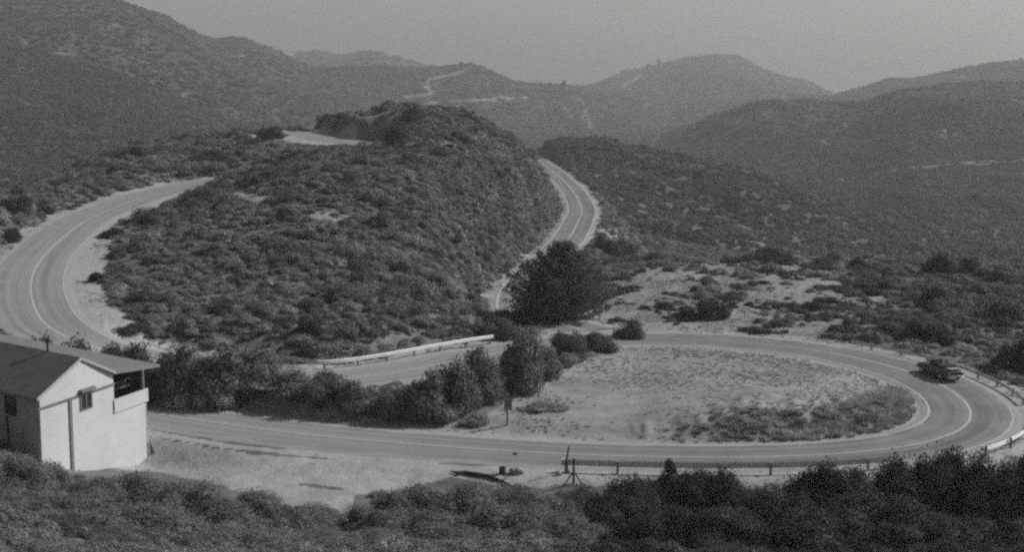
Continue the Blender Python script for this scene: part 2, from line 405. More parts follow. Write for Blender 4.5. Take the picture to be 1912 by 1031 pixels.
valley_pts = [Vector((8.5, 166, 0.62)), Vector((5.4, 171, 0.5)), Vector((2.2, 182, 0.1)), U(976, 562, 200), U(988, 526, 226), U(1028, 482, 268), U(1062, 445, 312), U(1080, 412, 350), U(1086, 388, 385), U(1068, 354, 440), U(1038, 325, 505), U(1008, 303, 580), U(992, 292, 640), U(970, 289, 700)]
summit_pts = [U(515, 262, 332), U(545, 247, 345), U(560, 246, 340), U(585, 254, 326), U(615, 262, 316), U(650, 265.5, 311), U(672, 267, 309)]

ROADS = {}
for nm, pts, hw in (('lower', lower_pts, 4.2), ('valley', valley_pts, 3.7), ('summit', summit_pts, 3.6), ('main', main_pts, 4.0)):
    ROADS[nm] = (smooth_line(cr(pts, 1.0), 25), hw)

RD = np.full(ZG.shape, 1e3)     # distance beyond the edge of the nearest road
XG = xat(PX, YG, ZG)
for nm, (c, hw) in ROADS.items():
    near = (YG > c[:, 1].min() - 20) & (YG < c[:, 1].max() + 20) & (XG > c[:, 0].min() - 20) & (XG < c[:, 0].max() + 20)
    ii = np.argwhere(near); q = np.stack([XG[near], YG[near]], 1)
    dd = np.empty(len(q)); zz = np.empty(len(q))
    cs = c[::1]
    for a in range(0, len(q), 20000):
        b = q[a:a + 20000]
        d2 = (b[:, None, 0] - cs[None, :, 0]) ** 2 + (b[:, None, 1] - cs[None, :, 1]) ** 2
        j = d2.argmin(1); dd[a:a + 20000] = np.sqrt(d2[np.arange(len(b)), j])
        zz[a:a + 20000] = cs[j, 2]
    d = dd - hw
    w = 1 - sstep(1.6, 1.6 + np.where(nm in ('summit', 'main'), 4.0, 7.0), d)
    zc = ZG[near]; ZG[near] = zc * (1 - w) + (zz - 0.07) * w
    r = RD[near]; RD[near] = np.minimum(r, d)
XG = xat(PX, YG, ZG)

# ------------------------------------------------------------------ bare-ground mask
def inpoly(px, py, poly, soft=8):
    """soft 0..1 inside test in image space, used with a depth range"""
    n = len(poly); inside = np.zeros(px.shape, bool); dist = np.full(px.shape, 1e9)
    for i in range(n):
        x1, y1 = poly[i]; x2, y2 = poly[(i + 1) % n]
        c = ((y1 > py) != (y2 > py)) & (px < (x2 - x1) * (py - y1) / (y2 - y1 + 1e-9) + x1)
        inside ^= c
        t = np.clip(((px - x1) * (x2 - x1) + (py - y1) * (y2 - y1)) / ((x2 - x1) ** 2 + (y2 - y1) ** 2 + 1e-9), 0, 1)
        dist = np.minimum(dist, np.hypot(px - x1 - t * (x2 - x1), py - y1 - t * (y2 - y1)))
    sd = np.where(inside, dist, -dist)
    return sstep(-soft, soft, sd)

QX, QY = project(XG, YG, ZG)
BARE = 0.15 - 0.12 * sstep(420, 700, YG)
def paint(poly, val, y0, y1, soft=8):
    global BARE
    m = (YG > y0) & (YG < y1)
    bb = np.array(poly); m &= (QX > bb[:, 0].min() - 30) & (QX < bb[:, 0].max() + 30) & (QY > bb[:, 1].min() - 30) & (QY < bb[:, 1].max() + 30)
    f = inpoly(QX[m], QY[m], poly, soft)
    BARE[m] = BARE[m] * (1 - f) + val * f
def stroke(pts, wpx, val, y0, y1, wy=None):
    global BARE
    m = (YG > y0) & (YG < y1)
    bb = np.array(pts); m &= (QX > bb[:, 0].min() - 20) & (QX < bb[:, 0].max() + 20) & (QY > bb[:, 1].min() - 20) & (QY < bb[:, 1].max() + 20)
    x, y = QX[m], QY[m]; d = np.full(x.shape, 1e9)
    for (x1, y1_), (x2, y2_) in zip(pts[:-1], pts[1:]):
        t = np.clip(((x - x1) * (x2 - x1) + (y - y1_) * (y2_ - y1_)) / ((x2 - x1) ** 2 + (y2_ - y1_) ** 2 + 1e-9), 0, 1)
        d = np.minimum(d, np.hypot(x - x1 - t * (x2 - x1), y - y1_ - t * (y2_ - y1_)))
    f = 1 - sstep(wpx * 0.5, wpx * 1.6, d)
    BARE[m] = np.maximum(BARE[m], val * f)

PULLOUT = [(255, 780), (640, 812), (1000, 845), (1300, 862), (1700, 868), (1700, 890), (1400, 905), (1050, 905), (960, 912), (850, 892), (780, 905), (660, 925), (650, 985), (560, 955), (420, 905), (300, 882), (180, 870), (120, 868)]
INNER = [(960, 815), (1000, 745), (1080, 690), (1180, 640), (1330, 640), (1500, 655), (1640, 690), (1730, 745), (1740, 785), (1690, 815), (1450, 838), (1200, 845)]
SHELF = [(880, 800), (960, 740), (1130, 650), (1210, 625), (1180, 700), (1150, 830)]
PLATEAU = [(1130, 520), (1200, 500), (1330, 482), (1500, 492), (1640, 500), (1700, 530), (1640, 590), (1700, 640), (1500, 625), (1180, 612), (1120, 575)]
paint(PULLOUT, 1.15, 90, 128)
paint(INNER, 0.7, 112, 170)
paint(SHELF, 0.95, 112, 170)
paint(PLATEAU, 0.62, 150, 232)
paint([(1030, 590), (1180, 560), (1420, 600), (1400, 632), (1050, 632)], 0.95, 150, 200)
paint([(100, 640), (125, 560), (150, 470), (200, 410), (210, 470), (190, 540), (215, 570), (262, 610), (230, 640)], 0.8, 130, 235)
paint([(-120, 700), (-60, 440), (50, 450), (140, 400), (190, 370), (60, 420), (-100, 470), (-200, 560)], 0.8, 130, 260)
paint([(1085, 385), (1120, 385), (1170, 440), (1200, 500), (1140, 480), (1110, 430)], 0.5, 240, 430)
paint([(1070, 340), (1110, 375), (1120, 395), (1098, 385)], 0.6, 300, 520)
for (x, y, w, h, v, a, b) in ((455, 368, 45, 10, 1.0, 200, 300), (610, 405, 50, 12, 0.6, 180, 300), (885, 330, 14, 12, 0.6, 180, 330), (940, 350, 10, 14, 0.6, 200, 350), (890, 520, 12, 24, 0.65, 150, 240), (820, 590, 40, 12, 0.5, 140, 220),
                              (905, 545, 20, 30, 0.5, 160, 240), (1015, 400, 14, 40, 0.45, 260, 400), (840, 500, 40, 14, 0.4, 160, 240)):
    paint([(x - w, y - h * .3), (x - w * .3, y - h), (x + w, y - h * .2), (x + w * .6, y + h), (x - w * .5, y + h * .8)], v, a, b, 6)
for pts, w in (([(755, 182), (790, 178), (810, 172), (795, 160), (800, 150)], 5), ([(785, 196), (840, 190), (900, 186), (985, 181)], 4), ([(800, 148), (850, 138), (880, 128)], 4), ([(1165, 160), (1185, 148), (1195, 140)], 6),
               ([(1085, 185), (1095, 210), (1102, 235)], 3), ([(1095, 212), (1085, 220)], 5)):
    stroke(pts, w * 0.8, 0.8, 1200, 3200)
for (x, y, w, h) in ((120, 98, 30, 6), (450, 104, 36, 4), (65, 195, 26, 6), (50, 80, 14, 6), (210, 50, 30, 10), (340, 175, 40, 6), (1300, 130, 18, 4), (1540, 265, 30, 12), (1770, 250, 40, 20)):
    paint([(x - w, y), (x, y - h), (x + w, y), (x, y + h)], 0.52, 600, 3200, 6)
paint([(515, 238), (560, 236), (602, 244), (600, 262), (672, 265), (668, 272), (600, 274), (530, 262)], 1.1, 290, 350, 3)
stroke([(1505, 347), (1560, 335), (1640, 322), (1720, 312), (1800, 306), (1912, 300), (2100, 296)], 4.5, 0.6, 500, 1100)
VAL = (YG > 185) & (PX > 860)
BARE = np.maximum(BARE, np.clip(np.where(VAL, 0.62, 1.15) * (1 - sstep(0.5, np.where(VAL, 3.0, 5.0), RD + 1.5 * fbm(XG / 3, YG / 3, 31))), 0, 1.15))

for pts, wpx in (([(274, 799), (340, 812), (420, 826), (530, 838)], 3.0), ([(460, 846), (540, 852), (612, 857)], 3.0), ([(300, 818), (400, 836), (520, 850)], 2.0), ([(1190, 640), (1300, 645)], 4.0), ([(560, 905), (640, 915)], 4), ([(820, 866), (1000, 872)], 2.0)):
    m = (YG > 95) & (YG < 175)
    x, y = QX[m], QY[m]; d = np.full(x.shape, 1e9)
    for (x1, y1_), (x2, y2_) in zip(pts[:-1], pts[1:]):
        t = np.clip(((x - x1) * (x2 - x1) + (y - y1_) * (y2_ - y1_)) / ((x2 - x1) ** 2 + (y2_ - y1_) ** 2 + 1e-9), 0, 1)
        d = np.minimum(d, np.hypot(x - x1 - t * (x2 - x1), y - y1_ - t * (y2_ - y1_)))
    BARE[m] -= 1.0 * (1 - sstep(wpx * 0.4, wpx * 1.6, d))
# dug bank along the inside of the near bend and soil relief
bank = inpoly(QX, QY, [(1180, 800), (1350, 765), (1560, 760), (1700, 730), (1738, 770), (1715, 795), (1600, 815), (1300, 832), (1200, 832)], 8) * ((YG > 112) & (YG < 150))
inn = inpoly(QX, QY, [(1100, 830), (1150, 700), (1210, 645), (1330, 640), (1500, 655), (1640, 690), (1735, 745), (1745, 785), (1690, 815), (1450, 840), (1200, 845)], 3) * ((YG > 112) & (YG < 170))
LIFT = inn * sstep(1130, 1420, PX) * sstep(0.6, 4.6 + 0.8 * fbm(XG / 3, YG / 3, 43, 2), RD) * (1 - 0.85 * sstep(121, 146, YG)) * (1.55 + 0.3 * fbm(XG / 4, YG / 4, 41, 3))
ZG = ZG + LIFT + bank * sstep(0.5, 3.0, RD) * 0.3 * fbm(XG / 1.1, YG / 3.5, 42, 3)
ZG = ZG + np.where((YG < 235) & (YG > 95), 0.10 * fbm(XG / 1.7, YG / 1.7, 51, 4) * sstep(1.0, 3.5, RD), 0)
XG = xat(PX, YG, ZG); QX, QY = project(XG, YG, ZG)

nR, nC = ZG.shape
Vt = np.stack([XG, YG, ZG], -1).reshape(-1, 3)
idx = np.arange(nR * nC).reshape(nR, nC)
Fq = np.stack([idx[:-1, :-1], idx[:-1, 1:], idx[1:, 1:], idx[1:, :-1]], -1).reshape(-1, 4)
MT = terrain_mat()
tme = np_mesh('ground', Vt, Fq, MT)
DRY = (inpoly(QX, QY, INNER, 14) * ((YG > 112) & (YG < 170)) + inpoly(QX, QY, PLATEAU, 22) * ((YG > 150) & (YG < 235)) + 0.7 * inpoly(QX, QY, SHELF, 16) * ((YG > 112) & (YG < 170)))
DRY = np.clip(DRY, 0, 0.95) * sstep(0.2, 2.2, RD)
at = tme.attributes.new('dry', 'FLOAT', 'POINT'); at.data.foreach_set('value', DRY.astype(np.float32).ravel())
at = tme.attributes.new('bare', 'FLOAT', 'POINT'); at.data.foreach_set('value', BARE.astype(np.float32).ravel())
ground = bpy.data.objects.new('ground', tme); ROOT.objects.link(ground)
tag(ground, 'rolling scrub covered hills and pale dirt ground', None, None, 'structure')

LR = np.log(ROWS)
def samp(A, px, Y):
    """bilinear sample of a terrain grid"""
    c = np.clip((np.asarray(px, float) - L) / 4.0, 0, nC - 1.001); r = np.interp(np.log(Y), LR, np.arange(nR)); r = np.clip(r, 0, nR - 1.001)
    ci = c.astype(int); ri = r.astype(int); fc = c - ci; fr = r - ri
    return (A[ri, ci] * (1 - fc) + A[ri, ci + 1] * fc) * (1 - fr) + (A[ri + 1, ci] * (1 - fc) + A[ri + 1, ci + 1] * fc) * fr

def ground_at(px, Y):
    z = float(samp(ZG, px, Y)); return Vector((float(xat(px, Y, z)), float(Y), z))

def hit(px, py, ymin=60, ymax=4000):
    """first ground point seen at a pixel"""
    ys = ROWS[(ROWS >= ymin) & (ROWS <= ymax)]
    z = samp(ZG, np.full(len(ys), px), ys); q = project(xat(px, ys, z), ys, z)[1]
    k = np.argmax(q <= py)
    if q[k] > py: k = len(ys) - 1
    if k == 0: return ground_at(px, ys[0])
    t = (q[k - 1] - py) / max(1e-6, q[k - 1] - q[k]); Y = ys[k - 1] + t * (ys[k] - ys[k - 1])
    return ground_at(px, Y)

STEEP = np.abs(np.gradient(ZG, axis=0) / np.gradient(YG, axis=0))
runmin = np.minimum.accumulate(np.where(YG > 60, QY, 1e6), axis=0)
HID = QY - runmin      # pixels below the local skyline: how deeply hidden

# road meshes
M_ROAD, M_PAINT = road_mat(), paint_mat()
def ribbon(name, c, offs, mat, dz=0.0, i0=0, i1=None, uv=True):
    c = c[i0:i1]
    t = np.gradient(c[:, :2], axis=0); t /= np.linalg.norm(t, axis=1)[:, None]
    nrm = np.stack([t[:, 1], -t[:, 0]], 1)     # to the right of travel
    s = np.concatenate([[0], np.cumsum(np.linalg.norm(np.diff(c[:, :2], axis=0), axis=1))])
    skirt = len(offs) > 4
    if skirt: offs = np.concatenate([[offs[0] - 0.5], offs, [offs[-1] + 0.5]])
    k = len(offs); V = np.zeros((len(c), k, 3)); UVv = np.zeros((len(c), k, 2))
    for j, o in enumerate(offs):
        V[:, j, :2] = c[:, :2] + nrm * o; V[:, j, 2] = c[:, 2] + dz - (0.13 if skirt and j in (0, k - 1) else 0.0); UVv[:, j, 0] = s; UVv[:, j, 1] = o
    id_ = np.arange(len(c) * k).reshape(len(c), k)
    Fr = np.stack([id_[:-1, :-1], id_[1:, :-1], id_[1:, 1:], id_[:-1, 1:]], -1).reshape(-1, 4)
    me = np_mesh(name, V.reshape(-1, 3), Fr, mat)
    if me.polygons[0].normal.z < 0: me.flip_normals()
    l = me.uv_layers.new(name='UVMap'); vi = np.empty(len(me.loops), np.int32); me.loops.foreach_get('vertex_index', vi)
    l.data.foreach_set('uv', UVv.reshape(-1, 2)[vi].astype(np.float32).ravel())
    o = bpy.data.objects.new(name, me); ROOT.objects.link(o); return o

for nm, lab in (('main', 'grey two lane asphalt road winding through the hairpin'), ('lower', 'grey asphalt road looping round the left bend'), ('valley', 'asphalt road curving away beyond the dark conifer'), ('summit', 'short pale stretch of road below the shaded hilltop cut')):
    c, hw = ROADS[nm]
    ro = ribbon('road', c, np.linspace(-hw, hw, 9), M_ROAD); tag(ro, lab, kind='structure')
c = ROADS['main'][0]
tag(ribbon('road_marking', c, [-0.11, 0.11], M_PAINT, 0.012), 'pale centre line round the hairpin', kind='structure')
i0 = int(np.argmin(np.hypot(c[:, 0] - UZ(1069, 850, 0).x, c[:, 1] - UZ(1069, 850, 0).y)))
tag(ribbon('road_marking', c, [-3.62, -3.42], M_PAINT, 0.012, 40, None), 'pale edge line on the inside of the hairpin', kind='structure')
tag(ribbon('road_marking', c, [3.42, 3.6], M_PAINT, 0.012, i0, None), 'pale edge line on the outside of the hairpin', kind='structure')
c = ROADS['lower'][0]
tag(ribbon('road_marking', c, [-0.13, 0.13], M_PAINT, 0.012), 'pale centre line of the left loop road', kind='structure')
tag(ribbon('road_marking', c, [3.45, 3.65], M_PAINT, 0.012), 'pale edge line along the left loop road', kind='structure')
c = ROADS['valley'][0]
tag(ribbon('road_marking', c, [-0.16, 0.16], M_PAINT, 0.012), 'pale centre line of the valley road', kind='structure')
tag(ribbon('road_marking', c, [3.3, 3.6], M_PAINT, 0.012), 'pale edge line of the valley road', kind='structure')
tag(ribbon('road_marking', c, [-3.6, -3.3], M_PAINT, 0.012), 'pale edge line on the hill side of the valley road', kind='structure')

# ------------------------------------------------------------------ plants
ICO = {}
def ico(sub):
    if sub not in ICO:
        bm = bmesh.new(); bmesh.ops.create_icosphere(bm, subdivisions=sub, radius=1)
        ICO[sub] = (np.array([v.co[:] for v in bm.verts]), np.array([[v.index for v in f.verts] for f in bm.faces])); bm.free()
    return ICO[sub]

def bush_mesh(name, mat, seed, lobes=7, leaves=700, leaf=0.09, core=2, height=0.85, spread=0.62, lobe_r=(0.3, 0.5), up=0.3, sprigs=0):
    """a shrub about two units wide standing on z=0: dark twiggy core lumps under a cover of leaf clumps"""
    r = np.random.default_rng(seed)
    cen = []; rad = []
    for i in range(lobes):
        a = r.uniform(0, 2 * math.pi); q = spread * math.sqrt(r.uniform(0, 1)); rr = r.uniform(*lobe_r)
        z = r.uniform(0.25, 1.0) * height * (1 - 0.55 * q / max(spread, 1e-3)) - rr * 0.35
        cen.append((math.cos(a) * q, math.sin(a) * q, max(z, rr * 0.35))); rad.append(rr)
    cen = np.array(cen); rad = np.array(rad)
    V = []; Fs = []; n = 0
    iv, if_ = ico(core)
    for c, q in zip(cen, rad):
        d = 1 + 0.28 * fbm(iv[:, 0] * 2.3 + seed, iv[:, 1] * 2.3 + iv[:, 2] * 2.1 + c[0] * 9, seed, 3)
        v = iv * d[:, None] * q * 0.74 * np.array([1, 1, 0.85]) + c
        v[:, 2] = np.maximum(v[:, 2], -0.12)
        V.append(v); Fs.append(if_ + n); n += len(v)
    k = leaves
    pick = r.choice(len(cen), k, p=rad ** 2 / (rad ** 2).sum())
    d = r.normal(size=(k, 3)); d[:, 2] = d[:, 2] + up; d /= np.linalg.norm(d, axis=1)[:, None]
    rr = rad[pick] * r.uniform(0.78, 1.12, k)
    rag = fbm(d[:, 0] * 2.6 + pick * 3.1, d[:, 1] * 2.6 + d[:, 2] * 2.3 + seed, seed + 5, 3)
    rr = rr * (1 + 0.45 * rag) + rad[pick] * np.where(r.uniform(0, 1, k) < 0.12, r.uniform(0, 0.4, k), 0)
    p = cen[pick] + d * rr[:, None] * np.array([1, 1, 0.88])
    if sprigs:
        sp = r.choice(k, sprigs); p[sp] += d[sp] * r.uniform(0.0, 0.10, (sprigs, 1)) + np.array([0, 0, 0.02])
    keep = p[:, 2] > -0.05; p = p[keep]; d = d[keep]; k = len(p)
    nrm = d + r.normal(size=(k, 3)) * 0.55; nrm /= np.linalg.norm(nrm, axis=1)[:, None]
    a = np.cross(nrm, r.normal(size=(k, 3))); a /= np.linalg.norm(a, axis=1)[:, None]; b = np.cross(nrm, a)
    s = leaf * r.uniform(0.55, 1.35, (k, 1)); s2 = s * r.uniform(0.5, 1.0, (k, 1))
    t1 = p - a * s; t2 = p + b * s2 + nrm * s * .2; t3 = p + a * s; t4 = p - b * s2 + nrm * s * .2
    V.append(np.stack([t1, t2, t3, t4], 1).reshape(-1, 3))
    q4 = np.arange(k * 4).reshape(k, 4) + n
    Fs.append(q4[:, [0, 1, 2]]); Fs.append(q4[:, [0, 2, 3]])
    me = np_mesh(name, np.concatenate(V), np.concatenate(Fs), mat, smooth=False)
    return me

ML_I = leaf_mat('scrub_leaves', 0.235, True)
ML_O = leaf_mat('shrub_leaves', 0.11, False)

def scatter_object(name, label, meshes, pts, sc, rot, idx_, tint, cat='chaparral'):
    col = bpy.data.collections.new(name + '_sources')
    for i, me in enumerate(meshes):
        o = bpy.data.objects.new('%s_source_%02d' % (name, i), me); col.objects.link(o)
    me = bpy.data.meshes.new(name); me.vertices.add(len(pts)); me.vertices.foreach_set('co', np.ascontiguousarray(pts, dtype=np.float32).ravel())
    for nm, typ, arr in (('sc', 'FLOAT_VECTOR', sc), ('rot', 'FLOAT_VECTOR', rot), ('pick', 'INT', idx_), ('tint', 'FLOAT', tint)):
        a = me.attributes.new(nm, typ, 'POINT')
        a.data.foreach_set('vector' if typ == 'FLOAT_VECTOR' else 'value', np.ascontiguousarray(arr, dtype=np.int32 if typ == 'INT' else np.float32).ravel())
    me.update()
    o = bpy.data.objects.new(name, me); ROOT.objects.link(o)
    ng = bpy.data.node_groups.new(name + '_scatter', 'GeometryNodeTree')
    ng.interface.new_socket('Geometry', in_out='INPUT', socket_type='NodeSocketGeometry')
    ng.interface.new_socket('Geometry', in_out='OUTPUT', socket_type='NodeSocketGeometry')
    gi = ng.nodes.new('NodeGroupInput'); go = ng.nodes.new('NodeGroupOutput')
    ci = ng.nodes.new('GeometryNodeCollectionInfo'); ci.inputs['Collection'].default_value = col
    ci.inputs['Separate Children'].default_value = True; ci.inputs['Reset Children'].default_value = True
    ip = ng.nodes.new('GeometryNodeInstanceOnPoints'); ip.inputs['Pick Instance'].default_value = True
    def attr(nm, typ):
        n = ng.nodes.new('GeometryNodeInputNamedAttribute'); n.data_type = typ; n.inputs['Name'].default_value = nm; return n.outputs['Attribute']
    ng.links.new(gi.outputs[0], ip.inputs['Points']); ng.links.new(ci.outputs[0], ip.inputs['Instance'])
    ng.links.new(attr('pick', 'INT'), ip.inputs['Instance Index'])
    ng.links.new(attr('rot', 'FLOAT_VECTOR'), ip.inputs['Rotation'])
    ng.links.new(attr('sc', 'FLOAT_VECTOR'), ip.inputs['Scale'])
    ng.links.new(ip.outputs[0], go.inputs[0])
    md = o.modifiers.new('scatter', 'NODES'); md.node_group = ng
    return tag(o, label, cat, None, 'stuff')

def sample_points(n, y0, y1, p0, p1, seed):
    r = np.random.default_rng(seed)
    Y = np.sqrt(r.uniform(y0 ** 2, y1 ** 2, n)); px = r.uniform(p0, p1, n)
    return px, Y, r

near_m = [bush_mesh('brush_a%d' % i, ML_I, 100 + i, lobes=6 + i % 3, leaves=1500, leaf=0.052, sprigs=150, height=0.8 + 0.12 * (i % 3)) for i in range(6)]
mid_m = [bush_mesh('brush_b%d' % i, ML_I, 200 + i, lobes=6, leaves=320, leaf=0.12, core=1, height=0.75) for i in range(5)]
far_m = [bush_mesh('brush_c%d' % i, ML_I, 300 + i, lobes=5, leaves=60, leaf=0.22, core=1, height=0.65) for i in range(4)]

def scrub(name, label, meshes, n, y0, y1, p0, p1, seed, rmin, rmax, hid, tone, thr=(0.25, 0.75), flat=1.0, zone=None, power=2.0):
    px, Y, r = sample_points(n, y0, y1, p0, p1, seed)
    z = samp(ZG, px, Y); x = xat(px, Y, z)
    bare = samp(BARE, px, Y); rd = samp(RD, px, Y); hd = samp(HID, px, Y)
    qx, qy = project(x, Y, z)
    cl = fbm(x / 9, Y / 9, 77, 3); steep = samp(STEEP, px, Y)
    rad = rmin + (rmax - rmin) * r.uniform(0, 1, n) ** power
    rad = rad * np.clip(1 + 0.55 * cl, 0.5, 1.6)
    dens = 1 - sstep(thr[0], thr[1], bare + 0.25 * fbm(x / 5, Y / 5, 88, 3))
    ok = ((steep < 1.1) | (Y < 300)) & (r.uniform(0, 1, n) < dens) & (rd > rad * 0.8 + 0.9) & (hd < hid) & (qy < 1400)
    if zone is not None: ok &= zone(qx, qy, x, Y)
    px, Y, z, x, rad, qx, qy, cl = (a[ok] for a in (px, Y, z, x, rad, qx, qy, cl)); m = len(px)
    hh = r.uniform(0.7, 1.15, m) * flat
    sc = np.stack([rad * r.uniform(0.85, 1.2, m), rad * r.uniform(0.85, 1.2, m), rad * hh], 1)
    rot = np.zeros((m, 3)); rot[:, 2] = r.uniform(0, 6.283, m); rot[:, :2] = r.uniform(-0.12, 0.12, (m, 2))
    tn = tone(qx, qy, x, Y, cl, r, m)
    o = scatter_object(name, label, meshes, np.stack([x, Y, z - 0.08 * rad], 1), sc, rot, r.integers(0, len(meshes), m), tn)
    print(name, m, flush=True)
    return o

def tone_std(qx, qy, x, Y, cl, r, m):
    patch = fbm(x / 22, Y / 22, 99, 3)
    t = 1.0 + 0.35 * patch + r.normal(0, 0.22, m)
    t *= np.where(r.uniform(0, 1, m) < 0.12, 0.5, 1.0)
    return np.clip(t, 0.3, 2.0)

def notbuilding(qx, qy, x, Y):
    # nothing grows inside the house or through its walls
    return ~((Y > 101) & (Y < 142) & (x < -25) & (x > -62) & (np.abs((x + 30) * 0.61 + (Y - 111) * 0.79) < 10.5))

scrub('chaparral', 'dense low chaparral covering the centre hill and the slopes round the roads', near_m, 88000, 135, 430, L + 120, R_ - 250, 1, 0.4, 1.55, 35, tone_std, flat=0.75, power=2.4,
      zone=lambda qx, qy, x, Y: notbuilding(qx, qy, x, Y) & ~((Y < 170) & (inpoly(qx, qy, INNER, 1) > 0.5)) & ~((Y > 313) & (Y < 328) & (qx > 590) & (qx < 728)) & ~((Y > 292) & (Y < 346) & (inpoly(qx, qy, [(505, 238), (600, 240), (600, 254), (672, 260), (676, 274), (640, 276), (560, 272), (505, 262)], 1) > 0.5)))
scrub('chaparral', 'scattered larger shrubs standing above the low chaparral of the near slopes', near_m, 6500, 138, 430, L + 250, R_ - 250, 12, 1.1, 2.5, 25, lambda *a: tone_std(*a) * 0.72, flat=0.9, power=2.0,
      thr=(0.2, 0.6), zone=lambda qx, qy, x, Y: notbuilding(qx, qy, x, Y) & (qy < 640) & ~((Y > 285) & (Y < 350) & (inpoly(qx, qy, [(505, 225), (740, 205), (745, 290), (505, 270)], 4) > 0.3)))
FLANK = [(780, 300), (900, 270), (985, 300), (1035, 360), (1030, 420), (945, 480), (880, 535), (815, 560), (790, 450)]
scrub('chaparral', 'small brush thick on the steep right face of the centre hill', near_m, 60000, 150, 420, 700, 1100, 14, 0.5, 1.3, 35, lambda *a: tone_std(*a) * 0.9, flat=0.8,
      thr=(0.6, 0.9), zone=lambda qx, qy, x, Y: inpoly(qx, qy, FLANK, 14) * np.random.default_rng(8).uniform(0, 1, len(qx)) > 0.45)
scrub('shelf_brush', 'dark low brush dotted over the dry grass shelf beyond the hairpin', near_m, 9000, 165, 235, 1080, 2200, 13, 0.4, 1.5, 40, lambda *a: tone_std(*a) * 0.42, flat=0.75, power=2.0,
      thr=(3, 4), zone=lambda qx, qy, x, Y: (fbm(x / 5, Y / 4, 55, 4, 0.65) + 0.38 * sstep(1450, 1800, qx) + np.random.default_rng(5).normal(0, 0.14, len(qx)) > 0.33) & (qy < 612 + 0.1 * (qx - 1200)))
def tone_fg(qx, qy, x, Y, cl, r, m):
    rt = sstep(950, 1150, qx)
    t = 1.05 - 0.75 * rt + 0.2 * fbm(x / 6, Y / 6, 98, 2) + r.normal(0, 0.12, m)
    return np.clip(t * 0.9, 0.15, 1.4)
scrub('foreground_scrub', 'low scrub filling the foreground slope between the larger bushes', near_m, 8500, 45, 128, L + 20, R_ - 300, 2, 0.5, 1.3, 400, tone_fg, zone=lambda qx, qy, x, Y: ~((Y > 102.5) & (x < -20) & (x > -60)) & ((Y < 104.5 - 2.5 * (qx > 180) * (qx < 700)) | (x < -62)) & ((Y < 104.5) | (x < -62)) & ((qx < 630) | (qx > 700) | (Y < 90)))
scrub('chaparral', 'smaller looking brush on the spur and slopes across the valley', mid_m, 80000, 430, 1000, L + 250, R_ - 250, 3, 1.3, 2.7, 30, lambda *a: tone_std(*a) * 0.44, flat=0.9)
scrub('distant_brush', 'distant brush and scrub oaks covering the far hills', far_m, 150000, 1000, 3300, L + 250, R_ - 250, 4, 2.4, 5.2, 25, lambda *a: tone_std(*a) * 0.45, flat=0.65)

BELT = [(450, 742), (560, 762), (760, 778), (840, 772), (900, 745), (1000, 690), (1030, 640), (960, 655), (850, 705), (760, 725), (660, 722), (540, 712), (450, 708)]
scrub('roadside_thicket', 'tangled lower growth filling the belt between the two roads', near_m, 40000, 112, 150, 200, 1200, 8, 0.5, 1.3, 400, lambda qx, qy, x, Y, cl, r, m: np.clip(0.95 + 0.4 * fbm(x / 5, Y / 5, 97, 2) + r.normal(0, 0.15, m), .3, 1.6),
      thr=(3, 4), zone=lambda qx, qy, x, Y: inpoly(qx, qy, BELT, 1) * (np.random.default_rng(3).uniform(0, 1, len(qx))) > 0.86)
HOUSEBACK = [(-200, 640), (60, 632), (200, 650), (300, 665), (330, 690), (300, 740), (200, 700), (0, 690), (-200, 700)]
scrub('roadside_thicket', 'brush crowding behind the white house below the left loop road', near_m, 30000, 118, 150, -300, 600, 9, 0.8, 1.5, 400, lambda qx, qy, x, Y, cl, r, m: np.clip(0.65 + 0.3 * fbm(x / 5, Y / 5, 97, 2) + r.normal(0, 0.12, m), .3, 1.6),
      thr=(3, 4), zone=lambda qx, qy, x, Y: notbuilding(qx, qy, x, Y) & (inpoly(qx, qy, HOUSEBACK, 1) * (np.random.default_rng(4).uniform(0, 1, len(qx))) > 0.8))

# dry grass in the hairpin and on the shelf beyond it
def tuft_mesh(name, mat, seed, blades=70):
    r = np.random.default_rng(seed); k = blades
    a = r.uniform(0, 6.283, k); q = 0.35 * np.sqrt(r.uniform(0, 1, k)); base = np.stack([np.cos(a) * q, np.sin(a) * q, np.zeros(k) - 0.05], 1)
    d = np.stack([np.cos(a) * r.uniform(0.1, 0.6, k), np.sin(a) * r.uniform(0.1, 0.6, k), np.ones(k)], 1) + r.normal(size=(k, 3)) * 0.2
    d /= np.linalg.norm(d, axis=1)[:, None]; h = r.uniform(0.4, 1.0, (k, 1))
    w = np.cross(d, r.normal(size=(k, 3))); w /= np.linalg.norm(w, axis=1)[:, None]; w *= 0.045
    V = np.stack([base - w, base + w, base + d * h], 1).reshape(-1, 3)
    return np_mesh(name, V, np.arange(k * 3).reshape(k, 3), mat, smooth=False)
MG = leaf_mat('dry_grass_blades', 0.42, True)
tufts = [tuft_mesh('tuft%d' % i, MG, 400 + i) for i in range(4)]
